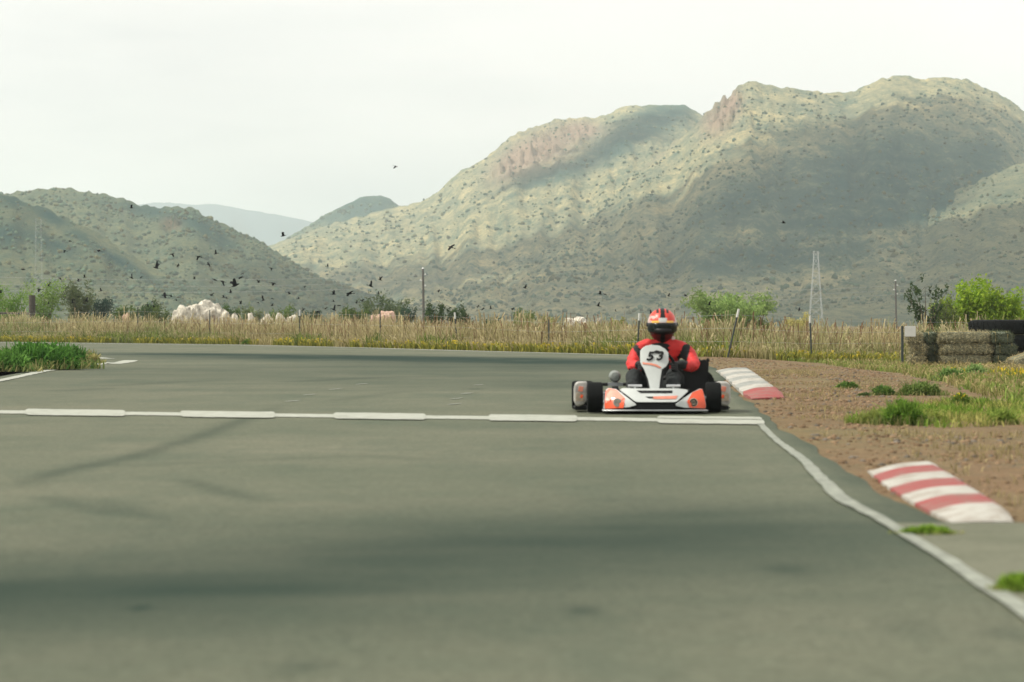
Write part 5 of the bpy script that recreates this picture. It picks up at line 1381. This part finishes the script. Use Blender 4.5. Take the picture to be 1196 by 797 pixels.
for f in bm.faces:
    c = f.calc_center_median(); x, y, z = c.x / 0.131, c.y / 0.15, c.z / 0.15; mi = 0
    fr = y < 0.35
    if z > 0.22 and abs(x) > 0.12 and abs(x) < 0.84 and y < 0.5 and z < 0.97 and not (z < 0.42 and abs(x) < 0.3): mi = 1
    if x < -0.45 and z < 0.55 and fr and z > 0.2 and (fbm(x * 5, z * 5) > 0.0): mi = 0
    if z > 0.40 and abs(x) < 0.15: mi = 2
    if fr and 0.16 < z < 0.42 and abs(x) < 0.30 - abs(z - 0.3) * 1.2: mi = 4
    if fr and 0.14 < z < 0.26 and 0.24 < abs(x) < 0.75: mi = 3
    if z > 0.70 and 0.25 < abs(x) < 0.42: mi = 2
    if y < 0.1 and z <= 0.14: mi = 2
    if y < 0.15 and z < -0.55 and abs(x) > 0.16: mi = 5
    if y >= 0.1 and z < 0.14: mi = 0 if z > -0.5 else 2
    f.material_index = mi
hel = bmobj('helmet', bm, [M_HW, M_HR, M_HB, M_HY, M_HG, M_HD], person, ang=60); hel.location = hc
# visor: curved dark shield standing proud
M_VIS = mat('smoked_visor', (0.006, 0.010, 0.010), 0.22, 0.1, 4, spec=0.3)
bm = bmesh.new(); gr = []
for i in range(25):
    a = R(-78 + 156 * i / 24); row = []
    for j in range(9):
        z = 0.018 - 0.098 * j / 8 * (1 - 0.25 * (abs(a) / R(78)) ** 2); k = math.sqrt(max(0, 1 - (z / 0.19) ** 2))
        row.append(bm.verts.new((0.137 * k * math.sin(a), -0.160 * k * math.cos(a) - 0.004, z)))
    gr.append(row)
for i in range(24):
    for j in range(8): bm.faces.new((gr[i][j], gr[i + 1][j], gr[i + 1][j + 1], gr[i][j + 1]))
vis = bmobj('visor', bm, M_VIS, hel); md = vis.modifiers.new('s', 'SOLIDIFY'); md.thickness = 0.004
for s in (-1, 1):
    bm = bmesh.new(); lathe(bm, [(0.001, 0), (0.016, 0.0), (0.02, 0.008), (0.02, 0.02)] if s < 0 else [(0.02, -0.02), (0.02, -0.008), (0.016, 0), (0.001, 0)], (s * 0.140, -0.02, 0.005), 'X', 14); bmobj('visor_pivot', bm, M_HB, hel)
bm = bmesh.new(); box(bm, (0.095, -0.10, -0.115), (0.035, 0.012, 0.03), Matrix.Rotation(0.6, 3, 'Z')); bevel(bm, 0.004); bmobj('chin_vent', bm, M_HW, hel)
# gloves gripping the rim, five fingers each
M_GLV = mat('black_glove', (0.007, 0.007, 0.008), 0.7, 0.2, 20)
for s in (-1, 1):
    hub = sw + Vector((s * 0.137, 0, 0)); hub += v_ * 0.0
    J2 = {}; E2 = []; R2 = {}
    def j2(n, p, r, par=None):
        J2[n] = Vector(p); R2[n] = (r, r * 0.8)
        if par: E2.append((par, n))
    wr = Vector((0.05 + s * 0.158, 0.575, 0.413)); pk = hub + Vector((s * 0.03, 0.035, 0.0))
    j2('w', wr, 0.030); j2('p', pk.lerp(wr, 0.35), 0.036, 'w'); j2('k', pk, 0.034, 'p')
    gm = skinmesh(J2, E2, R2, 'w', 2)
    bm = bmesh.new(); bm.from_mesh(gm)
    for q, (ln, off) in enumerate(((1.0, 0.027), (1.1, 0.009), (1.02, -0.009), (0.85, -0.026))):
        b0 = pk + Vector((0, 0, off)); a1 = hub + Vector((s * 0.026, -0.006, off)); a2 = hub + Vector((s * 0.006, -0.030 * ln, off)); a3 = hub + Vector((-s * 0.018 * ln, -0.022, off)); a4 = hub + Vector((-s * 0.024 * ln, -0.004, off))
        tube(bm, [b0, a1, a2, a3, a4], [0.011, 0.0105, 0.010, 0.009, 0.006], 8)
    tube(bm, [pk.lerp(wr, 0.3) + Vector((-s * 0.01, 0, 0.02)), hub + Vector((-s * 0.012, 0.024, 0.042)), hub + Vector((-s * 0.014, 0.004, 0.050)), hub + Vector((-s * 0.010, -0.018, 0.046))], [0.014, 0.012, 0.011, 0.007], 8)
    bmobj('glove', bm, M_GLV, person)
M_SHOE = mat('racing_shoe', (0.02, 0.02, 0.022), 0.6, 0.2, 20)
for s in (-1, 1):
    bm = bmesh.new(); x = s * 0.17; sec = [((x, 0.30, 0.115), 0.045, 0.05), ((x, 0.26, 0.10), 0.046, 0.058), ((x, 0.23, 0.14), 0.043, 0.05), ((x, 0.205, 0.19), 0.042, 0.032), ((x, 0.195, 0.225), 0.032, 0.02)]
    rings = []
    for (c_, a, b) in sec:
        rings.append([bm.verts.new((c_[0] + a * math.cos(t), c_[1] + b * math.sin(t) * 0.8, c_[2] + b * math.sin(t) * 0.5)) for t in [2 * math.pi * k / 14 for k in range(14)]])
    for i in range(len(rings) - 1):
        for k in range(14): bm.faces.new((rings[i][k], rings[i][(k + 1) % 14], rings[i + 1][(k + 1) % 14], rings[i + 1][k]))
    bm.faces.new(rings[0][::-1]); bm.faces.new(rings[-1])
    bmobj('shoe', bm, M_SHOE, person)
